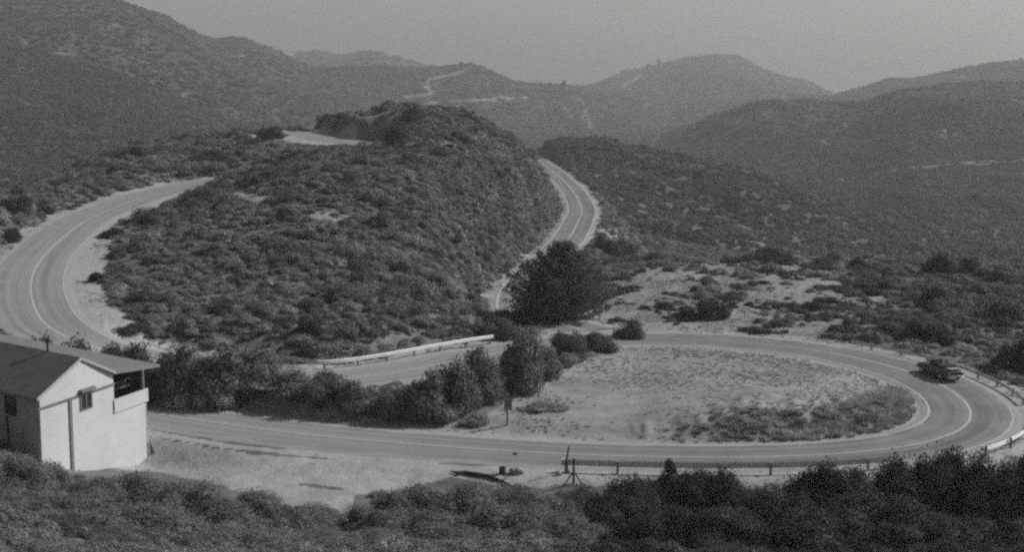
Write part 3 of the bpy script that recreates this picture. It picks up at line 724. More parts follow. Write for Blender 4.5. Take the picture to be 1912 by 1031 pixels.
def grass(n, y0, y1, p0, p1, seed):
    px, Y, r = sample_points(n, y0, y1, p0, p1, seed)
    z = samp(ZG, px, Y); x = xat(px, Y, z); bare = samp(BARE, px, Y); rd = samp(RD, px, Y)
    cl = 1.3 * fbm(x / 7.5, Y / 6.0, 66, 5, 0.6) - 0.12
    qx, qy = project(x, Y, z)
    inner = inpoly(qx, qy, INNER, 10) + inpoly(qx, qy, PLATEAU, 10) + 0.6 * inpoly(qx, qy, SHELF, 10)
    pull = inpoly(qx, qy, PULLOUT, 12); cl = cl + 0.55 * inpoly(qx, qy, [(1200, 815), (1330, 770), (1560, 760), (1700, 715), (1745, 770), (1700, 815), (1400, 838)], 12)
    ok = (bare > 0.3) & (rd > 0.8) & (r.uniform(-0.3, 1.3, n) < cl + 0.25 * np.minimum(inner, 1) - 0.55 * pull) & notbuilding(qx, qy, x, Y)
    px, Y, z, x, cl, qx, qy = (a[ok] for a in (px, Y, z, x, cl, qx, qy)); m = len(x)
    bk = inpoly(qx, qy, [(1200, 815), (1330, 770), (1560, 760), (1700, 715), (1745, 770), (1700, 815), (1400, 838)], 12)
    s = r.uniform(0.08, 0.24, m) * (1 + 1.2 * bk) * (1 + 0.5 * np.clip(cl, 0, 1))
    tn = np.clip(1.0 - 0.35 * bk + 0.3 * fbm(x / 3, Y / 3, 67, 3) + r.normal(0, 0.15, m), 0.3, 1.7)
    rot = np.zeros((m, 3)); rot[:, 2] = r.uniform(0, 6.28, m)
    print('grass', m)
    return scatter_object('dry_grass', 'pale dry grass and weeds in the hairpin, on the verges and the shelf beyond', tufts, np.stack([x, Y, z], 1), np.stack([s * 1.5, s * 1.5, s], 1), rot, r.integers(0, 4, m), tn, 'grass')
grass(150000, 96, 232, -100, 2100, 5)

# ---- individual shrubs
fg_m = [bush_mesh('shrub_big%d' % i, ML_O, 500 + i, lobes=13, leaves=15000, leaf=0.021, core=3, height=1.0, spread=0.66, lobe_r=(0.2, 0.42), sprigs=900) for i in range(4)]
md_m = [bush_mesh('shrub_mid%d' % i, ML_O, 520 + i, lobes=10, leaves=5200, leaf=0.036, core=2, height=0.95, spread=0.62, lobe_r=(0.24, 0.42), sprigs=300) for i in range(5)]

def shrub(px, top, w, Y=None, base_py=None, tint=1.0, label='', group=None, big=False, name='shrub', cat='shrub', seed=0):
    """shrub with its centre at px, crown top at image row 'top', w pixels wide, at depth Y (or standing where base_py is seen)"""
    g = hit(px, base_py, 90) if base_py is not None else ground_at(px, Y)
    s = (g.y * CA - (g.z - H) * SA) / F
    if big: top += -10 if px > 1100 else (12 if 330 < px < 720 else 0)
    zt = float(zat(g.y, top)); hgt = max(0.4, zt - g.z)
    rad = w * s / 2
    if name == 'shrub': rad = max(rad, 0.47 * hgt)
    if base_py is not None:
        g = ground_at(px, g.y + rad * 0.8); hgt = max(0.4, float(zat(g.y, top)) - g.z)
    me = (fg_m if big else md_m)[seed % (4 if big else 5)]
    o = bpy.data.objects.new(name, me); ROOT.objects.link(o)
    o.location = g - Vector((0, 0, 0.05)); o.rotation_euler = (0, 0, seed * 1.37)
    top_z = max(v.co.z for v in me.vertices) if not hasattr(shrub, 'tz') or me.name not in shrub.tz else shrub.tz[me.name]
    if not hasattr(shrub, 'tz'): shrub.tz = {}
    shrub.tz[me.name] = top_z
    o.scale = (rad / 0.95, rad / 0.95, hgt / top_z)
    o.color = (tint, tint, tint, 1)
    return tag(o, label, cat, group)

GF = 'large shrubs across the foreground slope'
FG = [  # px, top, width, Y, tint, label
 (1700, 832, 120, 101, .36, 'dark rounded bush hiding the guardrail, left lobe below the bend'),
 (1790, 830, 120, 102, .36, 'dark rounded bush just left of where the pale guardrail reappears'),
 (1860, 880, 110, 98, .34, 'dark sloping bush under the right end of the guardrail'),
 (1925, 822, 110, 100, .3, 'tall black bush cut off by the right edge'),
 (1640, 915, 170, 92, .42, 'broad dark bush with a paler dome below the rounded pair'),
 (1535, 862, 130, 98, .3, 'dark bush breaking the line of the guardrail, with ragged top'),
 (1590, 868, 70, 99, .38, 'small dark bush tucked between ragged and rounded bushes'),
 (1455, 905, 140, 93, .36, 'dark low bush below the gap in the guardrail shrubs'),
 (1345, 868, 120, 99, .34, 'dark ragged bush touching the guardrail left of the gap'),
 (1285, 872, 90, 100, .36, 'dark bush right of the thin sapling in front of the guardrail'),
 (1253, 872, 80, 101, .42, 'dark bush round the foot of the thin sapling'),
 (1195, 888, 120, 99, .48, 'dark grey bush just right of the braced post'),
 (1140, 925, 130, 94, .3, 'black bush at the left end of the dark foreground row'),
 (1240, 945, 150, 90, .3, 'black bush in the second row under the sapling'),
 (1360, 950, 170, 88, .4, 'dark grey bush in the bottom row below the ragged guardrail bush'),
 (1530, 960, 170, 87, .36, 'dark bush in the bottom row under the pale domed one'),
 (1720, 965, 180, 86, .34, 'dark bush in the bottom row right of centre'),
 (1870, 960, 170, 87, .28, 'black bush in the bottom right corner'),
 (890, 896, 150, 98, .85, 'low grey mounded bush beneath the dark bank edge'),
 (780, 905, 130, 97, .8, 'grey bush at the edge of the dirt pullout, left of the mound'),
 (700, 922, 110, 95, .85, 'small grey bush beside the pale dirt gap'),
 (1010, 905, 130, 97, .7, 'grey bush below the pale boulder at the roadside'),
 (1095, 900, 90, 99, .6, 'grey bush at the foot of the braced post'),
 (960, 945, 170, 91, .8, 'mid grey bush in the middle of the bottom slope'),
 (820, 955, 170, 90, .75, 'grey bush above the pale boulder at the bottom edge'),
 (1065, 960, 140, 89, .75, 'rounded grey bush left of the black foreground row'),
 (700, 985, 150, 86, .8, 'grey bush below the pale dirt gap at the bottom edge'),
 (560, 940, 150, 95, .8, 'smooth grey bush where the dirt pullout narrows'),
 (455, 902, 150, 98, .78, 'dark grey bush on the pullout edge right of the house'),
 (350, 880, 130, 99, .85, 'wispy grey bush below the pullout near the house corner'),
 (245, 872, 110, 98, .72, 'dark grey bush in front of the white wall, right part'),
 (160, 885, 110, 96, .82, 'wispy bush in front of the white wall, left part'),
 (95, 868, 60, 97, .62, 'small dark bush against the left corner of the white wall'),
 (25, 850, 130, 94, .85, 'grey bush under the shaded side wall of the house'),
 (590, 1000, 170, 85, .75, 'grey bush at the bottom edge below the smooth pullout bush'),
 (430, 975, 190, 87, .85, 'pale leafed grey bush at the bottom, left of centre'),
 (280, 940, 190, 89, .9, 'leafy grey bush below the white wall'),
 (110, 930, 190, 88, .8, 'leafy grey bush low on the left slope'),
 (60, 985, 150, 83, .45, 'dark bush in the bottom left corner'),
 (220, 1000, 170, 83, .6, 'dark mottled bush at the bottom edge left of centre'),
 (-20, 920, 140, 88, .85, 'grey bush cut off by the left edge below the house'),
]
for i, (px, top, w, Y, t, lab) in enumerate(FG):
    shrub(px, top, w * 1.35, Y, tint=t * (2.0 if px < 1100 else 1.05), label=lab, group=GF, big=True, seed=i)

def sapling(px, top, Y):
    g = ground_at(px, Y); s = (g.y * CA - (g.z - H) * SA) / F; h = float(zat(Y, top)) - g.z
    rt = empty('sapling', g); tag(rt, 'thin sapling with a small round crown sticking up over the guardrail', 'tree')
    b = MB(); b.tube([(0, 0, -0.2), (0.06, 0, h * .5), (0, 0, h - 0.3)], [0.05, 0.04, 0.02], 6); b.build('stem', simple('sapling_bark', 0.05, 0.9), rt)
    o = bpy.data.objects.new('crown', md_m[1]); ROOT.objects.link(o); o.parent = rt; o.location = (0, 0, h - 1.35); o.scale = (0.62, 0.62, 1.1); o.color = (.5, .5, .5, 1)
sapling(1253, 846, 101)
GB = 'shrubs in the belt between the two roads'
GP = 'shrubs on the shelf beyond the hairpin'
GH = 'shrubs standing out on the centre hill'
MD = [  # px, top, width, base row, tint, label, group
 (345, 712, 75, 766, 2.0, 'pale leafy bush right of the house porch, nearest the house', GB),
 (405, 718, 80, 772, 1.9, 'pale leafy bush in the roadside row, second from the house', GB),
 (318, 655, 80, 738, .55, 'dark bush behind the porch roof corner', GB),
 (395, 652, 110, 742, .8, 'tall grey bush behind the pale leafy row', GB),
 (470, 668, 100, 764, .7, 'dark bush at the roadside after the pale leafy row', GB),
 (540, 683, 100, 772, .75, 'grey bush below the left end of the lower guardrail', GB),
 (605, 688, 90, 780, .65, 'dark grey roadside bush left of the belt middle', GB),
 (665, 706, 80, 789, .7, 'roadside bush in the middle of the belt', GB),
 (735, 716, 90, 793, .65, 'roadside bush below the visible strip of lower road', GB),
 (795, 680, 80, 795, .6, 'dark bush right of the visible strip of lower road', GB),
 (845, 660, 100, 780, .6, 'tall dark bush covering the right end of the lower road strip', GB),
 (830, 745, 80, 797, .9, 'low paler bush at the roadside before the sign', GB),
 (900, 640, 90, 760, .65, 'tall bush below the right end of the lower guardrail', GB),
 (962, 596, 100, 740, .72, 'tallest grey bush of the belt, below the conifer', GB),
 (1012, 640, 70, 712, .62, 'dark bush on the right flank of the tallest belt bush', GB),
 (925, 590, 90, 640, .42, 'dark bush left of the conifer foot', GB),
 (1062, 615, 70, 672, .38, 'dark bush at the left end of the short row by the dirt shelf', GB),
 (1115, 617, 80, 662, .36, 'dark bush in the middle of the short row by the dirt shelf', GB),
 (1170, 592, 56, 637, .5, 'upright dark bush at the right end of the short row', GB),
 (885, 770, 50, 800, .9, 'small pale bush just left of the square sign', GB),
 (1010, 752, 90, 778, 1.0, 'low spreading bush on the dirt right of the square sign', GB),
 (1330, 553, 62, 601, .42, 'dark round bush by itself on the far verge of the hairpin', GP),
 (1283, 572, 50, 602, .45, 'small dark bush touching the left of the lone round one', GP),
 (1420, 462, 110, 497, .32, 'long dark bush on the brow of the shelf', GP),
 (1545, 480, 90, 505, .5, 'low dark bush on the brow, right of the long one', GP),
 (1605, 478, 50, 505, .45, 'small dark bush on the brow near its middle', GP),
 (1690, 480, 50, 506, .6, 'grey bush on the brow left of the black cluster', GP),
 (1755, 468, 70, 518, .26, 'black bush on the brow, left of the black pair', GP),
 (1808, 480, 60, 518, .24, 'black bush on the brow, right of the black pair', GP),
 (1872, 500, 60, 535, .38, 'dark bush on the brow near the right edge', GP),
 (1615, 525, 30, 543, .5, 'small dark shrub alone in the pale grass', GP),
 (1655, 520, 36, 545, .6, 'small grey shrub right of the lone one in the pale grass', GP),
 (1745, 530, 60, 575, .45, 'dark shrub in the middle of the right hand slope', GP),
 (1880, 560, 80, 615, .4, 'dark shrub on the right slope above the big black bush', GP),
 (1730, 590, 100, 645, .34, 'dark shrub above the outside of the bend', GP),
 (1660, 600, 60, 632, .45, 'dark shrub left of the one above the bend', GP),
 (1520, 560, 40, 583, .5, 'low dark shrub at the bottom of the pale grass slope', GP),
 (1905, 628, 115, 708, .22, 'big black bush at the right edge beyond the guardrail', GP),
 (1378, 355, 60, 392, .5, 'dark round shrub on the slope across the valley', GP),
 (1130, 432, 50, 482, .35, 'dark bush beside the outside of the valley road', GP),
 (1165, 440, 70, 495, .45, 'dark spreading bush above the shelf, right of the conifer', GP),
 (1230, 400, 70, 445, 1.4, 'pale rounded bush on the slope right of the valley road', GP),
 (708, 393, 56, 434, .85, 'round bush in the upper middle of the centre hill', GH),
 (585, 588, 56, 632, .4, 'dark rounded small tree on the lower centre hill', GH),
 (588, 645, 90, 682, .4, 'dark bush just above the left end of the lower guardrail', GH),
 (480, 655, 80, 690, .6, 'grey bush left of the lower guardrail end', GH),
 (292, 393, 70, 418, .5, 'dark bush on the inner edge of the left loop, uppermost', GH),
 (212, 424, 56, 447, .35, 'dark bush jutting over the left loop road', GH),
 (192, 505, 46, 530, .32, 'dark bush on the inner verge of the left loop, lower one', GH),
 (270, 540, 100, 580, .5, 'broad dark bush on the hill foot right of the left loop', GH),
 (385, 350, 90, 385, .6, 'bush where the loop road passes behind the hill', GH),
 (28, 362, 60, 405, .4, 'dark bush left of the loop road near the left edge, upper', GH),
 (22, 425, 50, 455, .35, 'dark bush left of the loop road near the left edge, lower', GH),
 (84, 375, 34, 402, .4, 'small dark bush on the outer verge of the loop road', GH),
 (255, 268, 70, 300, .45, 'dark bush on the skyline of the near hill, at its left', GH),
 (395, 275, 90, 305, .45, 'dark bush on the near hill above the loop road', GH),
 (505, 232, 50, 262, .4, 'dark bush at the left end of the hilltop road', GH),
 (775, 197, 56, 222, .5, 'dark bush on the very top of the centre hill', GH),
 (745, 232, 60, 268, .35, 'dark bush at the right end of the shaded road cut', GH),
 (250, 600, 80, 635, .65, 'grey bush at the foot of the left loop bare ground', GH),
 (480, 642, 110, 735, .75, 'grey bush further back in the belt, left of the rail', GB),
]
for i, (px, top, w, Y, t, lab) in enumerate(((-70, 606, 120, 133, .7, 'grey bush behind the roof, cut off by the left edge'), (5, 598, 90, 134, .7, 'grey bush behind the house roof near the left edge'),
      (75, 612, 90, 134, .75, 'grey bush behind the roof vent pipe, below the loop'), (140, 618, 90, 134, .7, 'grey bush behind the house roof, below the inner edge line'),
      (205, 632, 80, 133, .7, 'grey bush behind the house roof ridge'), (265, 632, 80, 133, .6, 'dark bush behind the right end of the house roof'), (335, 626, 95, 133, .8, 'grey bush rising behind the dark bush at the porch corner'),
      (410, 630, 105, 132, .75, 'tallest grey bush behind the pale leafy row'))):
    shrub(px, top, w * 1.4, Y, tint=t * 1.7, label=lab, group='brush behind the white house', seed=i + 5)
for i, (px, top, w, bp, t, lab, grp) in enumerate(MD):
    shrub(px, top, w * 1.3, None, base_py=bp, tint=t * (2.4 if grp == GB else 1.25), label=lab, group=grp, seed=i + 3)

for i, (px, top, w, Y, lab) in enumerate(((905, 578, 70, 166, 'dark bush at the foot of the valley road, leftmost'), (950, 570, 70, 171, 'dark bush where the valley road drops out of sight'),
      (990, 556, 70, 173, 'dark bush under the left skirt of the conifer'))):
    shrub(px, top, w * 1.3, Y, tint=.45, label=lab, group='dark bushes at the conifer foot', seed=i)
for i, (px, dh, w) in enumerate(((1053, 16, 16), (1040, 9, 12), (1010, 11, 12), (996, 10, 10), (1025, 8, 10), (880, 7, 12), (862, 6, 12), (1185, 10, 14), (1230, 12, 12), (1210, 8, 12), (1162, 7, 12), (1168, 9, 10), (1905, 8, 10), (1668, 8, 8))):
    yy = 1900 if px < 1100 or px > 1600 else 2900
    gp = ground_at(px, yy); q = project(gp.x, gp.y, gp.z)[1]
    shrub(px, q - dh, w, yy, tint=.5, label='small dark tree standing on the far skyline ridge', group='trees on the far ridge lines', name='ridge_tree', cat='tree', seed=i)
# ---- conifer
def conifer(base, hgt, wid, lean=0.0):
    r = np.random.default_rng(5)
    root = empty('conifer_tree', base)
    tag(root, 'broad dark conifer standing alone above the lower road', 'tree')
    tk = MB()
    tp = [Vector((lean * t * t * 0.6, 0, hgt * 0.93 * t)) for t in np.linspace(0, 1, 9)]
    tp[0].z = -0.4
    tk.tube(tp, list(np.linspace(0.26, 0.03, 9)), 9)
    V = []
    for b in range(200):
        t = 0.03 + 0.95 * (b / 200) ** 0.85
        a = b * 2.399 + r.uniform(-.3, .3)
        prof = (0.72 + 0.42 * math.sin(math.pi * min(1, (t + 0.2) * 1.0)) ** 0.8) * (1 - t) ** 0.55 + 0.05
        ln = wid * 0.5 * prof * r.uniform(0.62, 1.14)
        if math.cos(a) < -0.4 and t < 0.5: ln *= 1.25
        o = Vector((lean * t * t * 0.6, 0, hgt * 0.93 * t))
        up = 0.05 + 0.85 * t
        d = Vector((math.cos(a), math.sin(a), up)).normalized()
        pts = [o + d * ln * s + Vector((0, 0, -0.10 * ln * math.sin(math.pi * s) + 0.12 * ln * s * s)) for s in np.linspace(0, 1, 5)]
        tk.tube(pts, [0.055, 0.045, 0.03, 0.02, 0.01], 4)
        br = r.uniform(0.8, 1.2)
        for s in np.linspace(0.22, 1.0, max(6, int(ln * 3.2))):
            k = min(3, int(s * 4)); fr = s * 4 - k; c0 = np.array(pts[k].lerp(pts[k + 1], fr))
            wdt = (0.22 + 0.5 * (1 - s)) * (0.5 + 0.18 * ln)
            for q in range(7):
                cc = c0 + r.normal(size=3) * np.array([wdt, wdt, 0.12]) * 0.75; nb = 8
                dd = np.array(d) * 0.8 + r.normal(size=(nb, 3)) * 0.6 + np.array([0, 0, 0.35]); dd /= np.linalg.norm(dd, axis=1)[:, None]
                le = r.uniform(0.16, 0.36, (nb, 1)); w = np.cross(dd, r.normal(size=(nb, 3))); w /= np.linalg.norm(w, axis=1)[:, None]; w *= 0.05
                V.append(np.stack([cc - w, cc + w, cc + dd * le], 1).reshape(-1, 3))
    V = np.concatenate(V)
    me = np_mesh('crown', V, np.arange(len(V)).reshape(-1, 3), ML_O, smooth=False)
    cr_ = bpy.data.objects.new('crown', me); ROOT.objects.link(cr_); cr_.parent = root; cr_.color = (1.15, 1.15, 1.15, 1)
    tk.build('trunk', simple('bark', 0.05, 0.9), root)
    return root
tb = hit(1045, 598, 120, 200)
sc_t = (tb.y * CA - (tb.z - H) * SA) / F
conifer(tb, 150 * sc_t, 172 * sc_t, lean=0.5)

# ------------------------------------------------------------------ rocks
M_ROCK = simple('pale_rock', 0.30, 0.9, 0.25, 3.0, bump=0.5)
M_DARKROCK = simple('dark_stone', 0.06, 0.9, 0.25, 3.0, bump=0.5)
def rock(px, py, wpx, hpx, label, mat=None, seed=0, group=None, ymin=90, name='rock'):
    g = hit(px, py, ymin); s = (g.y * CA - (g.z - H) * SA) / F
    iv, if_ = ico(3)
    d = 1 + 0.35 * fbm(iv[:, 0] * 1.6 + seed * 3.1, iv[:, 1] * 1.6 + iv[:, 2] * 1.9, seed, 3)
    v = iv * d[:, None]; v = np.round(v * 3.2) / 3.2 * 0.35 + v * 0.65
    me = np_mesh(name, v * np.array([wpx * s / 2, wpx * s / 2 * 0.8, hpx * s / 2]), if_, mat or M_ROCK, smooth=False)
    o = bpy.data.objects.new(name, me); ROOT.objects.link(o); o.location = g + Vector((0, 0, hpx * s * 0.3))
    return tag(o, label, 'rock', group)
GR = 'pale rocks showing through the scrub'
rock(501, 536, 18, 16, 'pale boulder alone on the lower left of the centre hill', seed=1, group=GR, name='boulder')
rock(965, 885, 28, 15, 'pale flat rock at the roadside left of the posts', seed=2, group='stones along the near verge')
rock(962, 851, 9, 7, 'small dark stone lying on the near lane', M_DARKROCK, 3, 'stones along the near verge')
rock(1043, 888, 12, 10, 'small pale stone at the foot of the leaning post', seed=4, group='stones along the near verge')
rock(1060, 884, 9, 8, 'tiny pale stone between the two dark posts', seed=14, group='stones along the near verge')
rock(845, 1012, 40, 20, 'pale boulder at the bottom edge left of centre', seed=5, ymin=66, name='boulder')
rock(884, 332, 16, 14, 'pale rock high on the right flank of the centre hill', seed=6, group=GR)
rock(938, 352, 12, 18, 'pale narrow rock above the valley road', seed=7, group=GR)
rock(892, 512, 12, 26, 'pale upright rock low on the right flank of the hill', seed=8, group=GR)
rock(845, 487, 13, 10, 'small pale rock in the middle of the right flank', seed=9, group=GR)
rock(912, 452, 10, 8, 'tiny pale rock right of the middle flank rock', seed=10, group=GR)
rock(857, 412, 14, 9, 'pale rock in the upper middle of the hill flank', seed=11, group=GR)
rock(1844, 605, 10, 12, 'small pale rock on the right slope by the black bush', seed=12, group=GR)
rock(650, 985, 30, 14, 'pale lump of earth at the tip of the dirt gap', seed=13, ymin=70)
rock(555, 1018, 16, 10, 'pale stone low in the foreground scrub', seed=15, ymin=66)

# ------------------------------------------------------------------ guardrails
M_RAIL = simple('painted_rail', 0.62, 0.5, 0.12, 1.0, spec=0.4)
M_POST = simple('weathered_post', 0.26, 0.9, 0.25, 3.0)
def w_beam(line, h0, h1, th=0.06):
    """corrugated beam along a 3D line; returns (verts, faces)"""
    prof = [(0, h0), (th, h0 + (h1 - h0) * .2), (th, h0 + (h1 - h0) * .33), (0.0, h0 + (h1 - h0) * .5), (th, h0 + (h1 - h0) * .67), (th, h0 + (h1 - h0) * .8), (0, h1)]
    back = [(a - 0.015, b) for a, b in prof[::-1]]; pr = prof + back
    t = np.gradient(line[:, :2], axis=0); t /= np.linalg.norm(t, axis=1)[:, None]; nr = np.stack([t[:, 1], -t[:, 0]], 1)
    V = []; k = len(pr)
    for i in range(len(line)):
        for a, b in pr: V.append((line[i, 0] + nr[i, 0] * a, line[i, 1] + nr[i, 1] * a, line[i, 2] + b))
    Fs = []
    for i in range(len(line) - 1):
        for j in range(k):
            j2 = (j + 1) % k; Fs.append((i * k + j, i * k + j2, (i + 1) * k + j2, (i + 1) * k + j))
    Fs.append(tuple(range(k))); Fs.append(tuple(range((len(line) - 1) * k, len(line) * k))[::-1])
    return V, Fs

def guardrail(road, off, pxa, pxb, ya, yb, label, side=1, hgt=(0.42, 0.76), post_gap=3.8, end_cap=False):
    """rail along a road between two image columns (rows ya, yb pick the branch)"""
    c = ROADS[road][0]
    t = np.gradient(c[:, :2], axis=0); t /= np.linalg.norm(t, axis=1)[:, None]; nr = np.stack([t[:, 1], -t[:, 0]], 1)
    ln = c.copy(); ln[:, :2] += nr * off
    qx, qy = project(ln[:, 0], ln[:, 1], ln[:, 2] + 0.6)
    i0 = int(np.argmin(np.hypot(qx - pxa, qy - ya))); i1 = int(np.argmin(np.hypot(qx - pxb, qy - yb)))
    i0, i1 = min(i0, i1), max(i0, i1)
    ln = ln[i0:i1 + 1]
    z = []
    root = empty('guardrail', tuple(ln[0])); tag(root, label, 'guardrail', 'guardrails along the road')
    org = np.array(ln[0]); loc = ln - org
    V, Fs = w_beam(loc, *hgt, th=0.07 * side)
    mesh_obj('rail', V, Fs, M_RAIL, root)
    s = np.concatenate([[0], np.cumsum(np.linalg.norm(np.diff(loc[:, :2], axis=0), axis=1))]); k = 0.3
    while k < s[-1]:
        p = [float(np.interp(k, s, loc[:, j])) for j in range(3)]
        nn = nr[i0 + min(int(np.searchsorted(s, k)), len(ln) - 1)]
        b = MB(); b.box((p[0] - nn[0] * 0.13 * side, p[1] - nn[1] * 0.13 * side, p[2] + hgt[1] / 2 - 0.25), 0.18, 0.18, hgt[1] + 0.5)
        b.build('post', M_POST, root, bevel=0.01); k += post_gap
    if end_cap:
        b = MB(); p = loc[0]; b.tube([(p[0], p[1], p[2] + hgt[0] - 0.02), (p[0], p[1], p[2] + hgt[1] + 0.02)], 0.14, 10); b.build('end_cap', M_RAIL, root)
    return root
guardrail('main', 4.75, 1042, 1665, 864, 858, 'guardrail along the near side of the straight, behind the dark bushes', side=-1, end_cap=True, hgt=(0.42, 0.86))
guardrail('main', 5.3, 1828, 1990, 842, 790, 'bright guardrail piece on the outside of the bend at the right edge', side=-1, end_cap=True)
guardrail('main', 5.0, 1925, 1590, 730, 640, 'guardrail round the far outside of the hairpin above the car', side=-1, hgt=(0.3, 0.62))
guardrail('lower', 4.9, 925, 515, 637, 686, 'long pale guardrail along the lower road under the centre hill', side=-1, hgt=(0.42, 0.8))

# ------------------------------------------------------------------ sign, posts, drum, bank edge
M_DWOOD = simple('dark_timber', 0.03, 0.9, 0.3, 4.0)
M_SIGN = simple('faded_sign_board', 0.20, 0.7, 0.3, 4.0)
def scale_at(g): return (g.y * CA - (g.z - H) * SA) / F
g = hit(947, 794, 100, 140); s = scale_at(g)
rt = empty('road_sign', g); tag(rt, 'square faded sign on a dark post at the dirt verge', 'sign')
b = MB(); b.box((0, 0.03, 52 * s / 2 - 0.2), 0.13, 0.10, 52 * s + 0.2); b.build('post', M_DWOOD, rt, bevel=0.01)
b = MB(); b.box((0.08, -0.055, 40 * s), 15 * s, 0.03, 23 * s); b.build('sign_panel', M_SIGN, rt, bevel=0.005)
b = MB(); b.box((0.1, -0.078, 44 * s), 11 * s, 0.008, 3 * s); b.box((0.06, -0.078, 38 * s), 10 * s, 0.008, 3.4 * s); b.build('sign_legend', simple('faded_lettering', 0.12, 0.8), rt)

g = hit(1055, 885, 100, 130); s = scale_at(g)
rt = empty('leaning_post', g); tag(rt, 'tall thin dark post leaning right beside the guardrail end', 'post', 'dark posts by the guardrail end')
b = MB(); b.tube([(0, 0, -0.4), (2 * s, 0, 22 * s), (7 * s, 0, 52 * s)], [0.075, 0.07, 0.06], 7); b.build('pole', M_DWOOD, rt)
g = hit(1071, 903, 100, 130); s = scale_at(g)
rt = empty('braced_post', g); tag(rt, 'upright dark post with two slanting braces beside the leaning one', 'post', 'dark posts by the guardrail end')
b = MB(); b.tube([(0, 0, -0.4), (0, 0, 47 * s)], [0.09, 0.08], 8); b.build('pole', M_DWOOD, rt)
for dx in (-21, 20):
    b = MB(); b.tube([(dx * s, -0.25, -0.25), (dx * .1 * s, 0, 20 * s)], 0.05, 6); b.build('brace', M_DWOOD, rt)
g = hit(938, 885, 100, 130); s = scale_at(g)
rt = empty('oil_drum', g); tag(rt, 'small dark drum standing on the dirt verge', 'drum')
b = MB(); b.tube([(0, 0, -0.02), (0, 0, 0.03), (0, 0, 0.5)], [0.24, 0.24, 0.24], 18); b.build('body', M_DARKROCK, rt)
b = MB()
for zz in (0.02, 0.18, 0.34, 0.5): b.tube([(0, 0, zz - 0.015), (0, 0, zz + 0.015)], 0.255, 18)
b.build('hoop', M_DWOOD, rt)
g0 = hit(848, 887, 90, 130)  # dark tube added in place of the eroded bank edge's shadow
pts = [hit(x, y, 90, 130) for x, y in ((842, 884), (858, 888), (868, 886), (888, 890), (912, 893), (930, 900), (948, 908), (965, 916))]
b = MB(); rr = [0.05, 0.16, 0.14, 0.17, 0.14, 0.12, 0.09, 0.04]
b.tube([(p - g0) + Vector((0, 0, 0.14)) for p in pts], rr, 7)
for k in (1, 3, 4): b.tube([pts[k] - g0 + Vector((0, 0, .15)), pts[k] - g0 + Vector((-0.5 + k * .2, -0.4, 0.45))], [0.05, 0.02], 5)
o = b.build('bank_edge_shadow', M_DWOOD); o.location = g0; tag(o, 'long dark crooked tube put in for the shaded bank edge of the dirt pullout', 'bank edge')

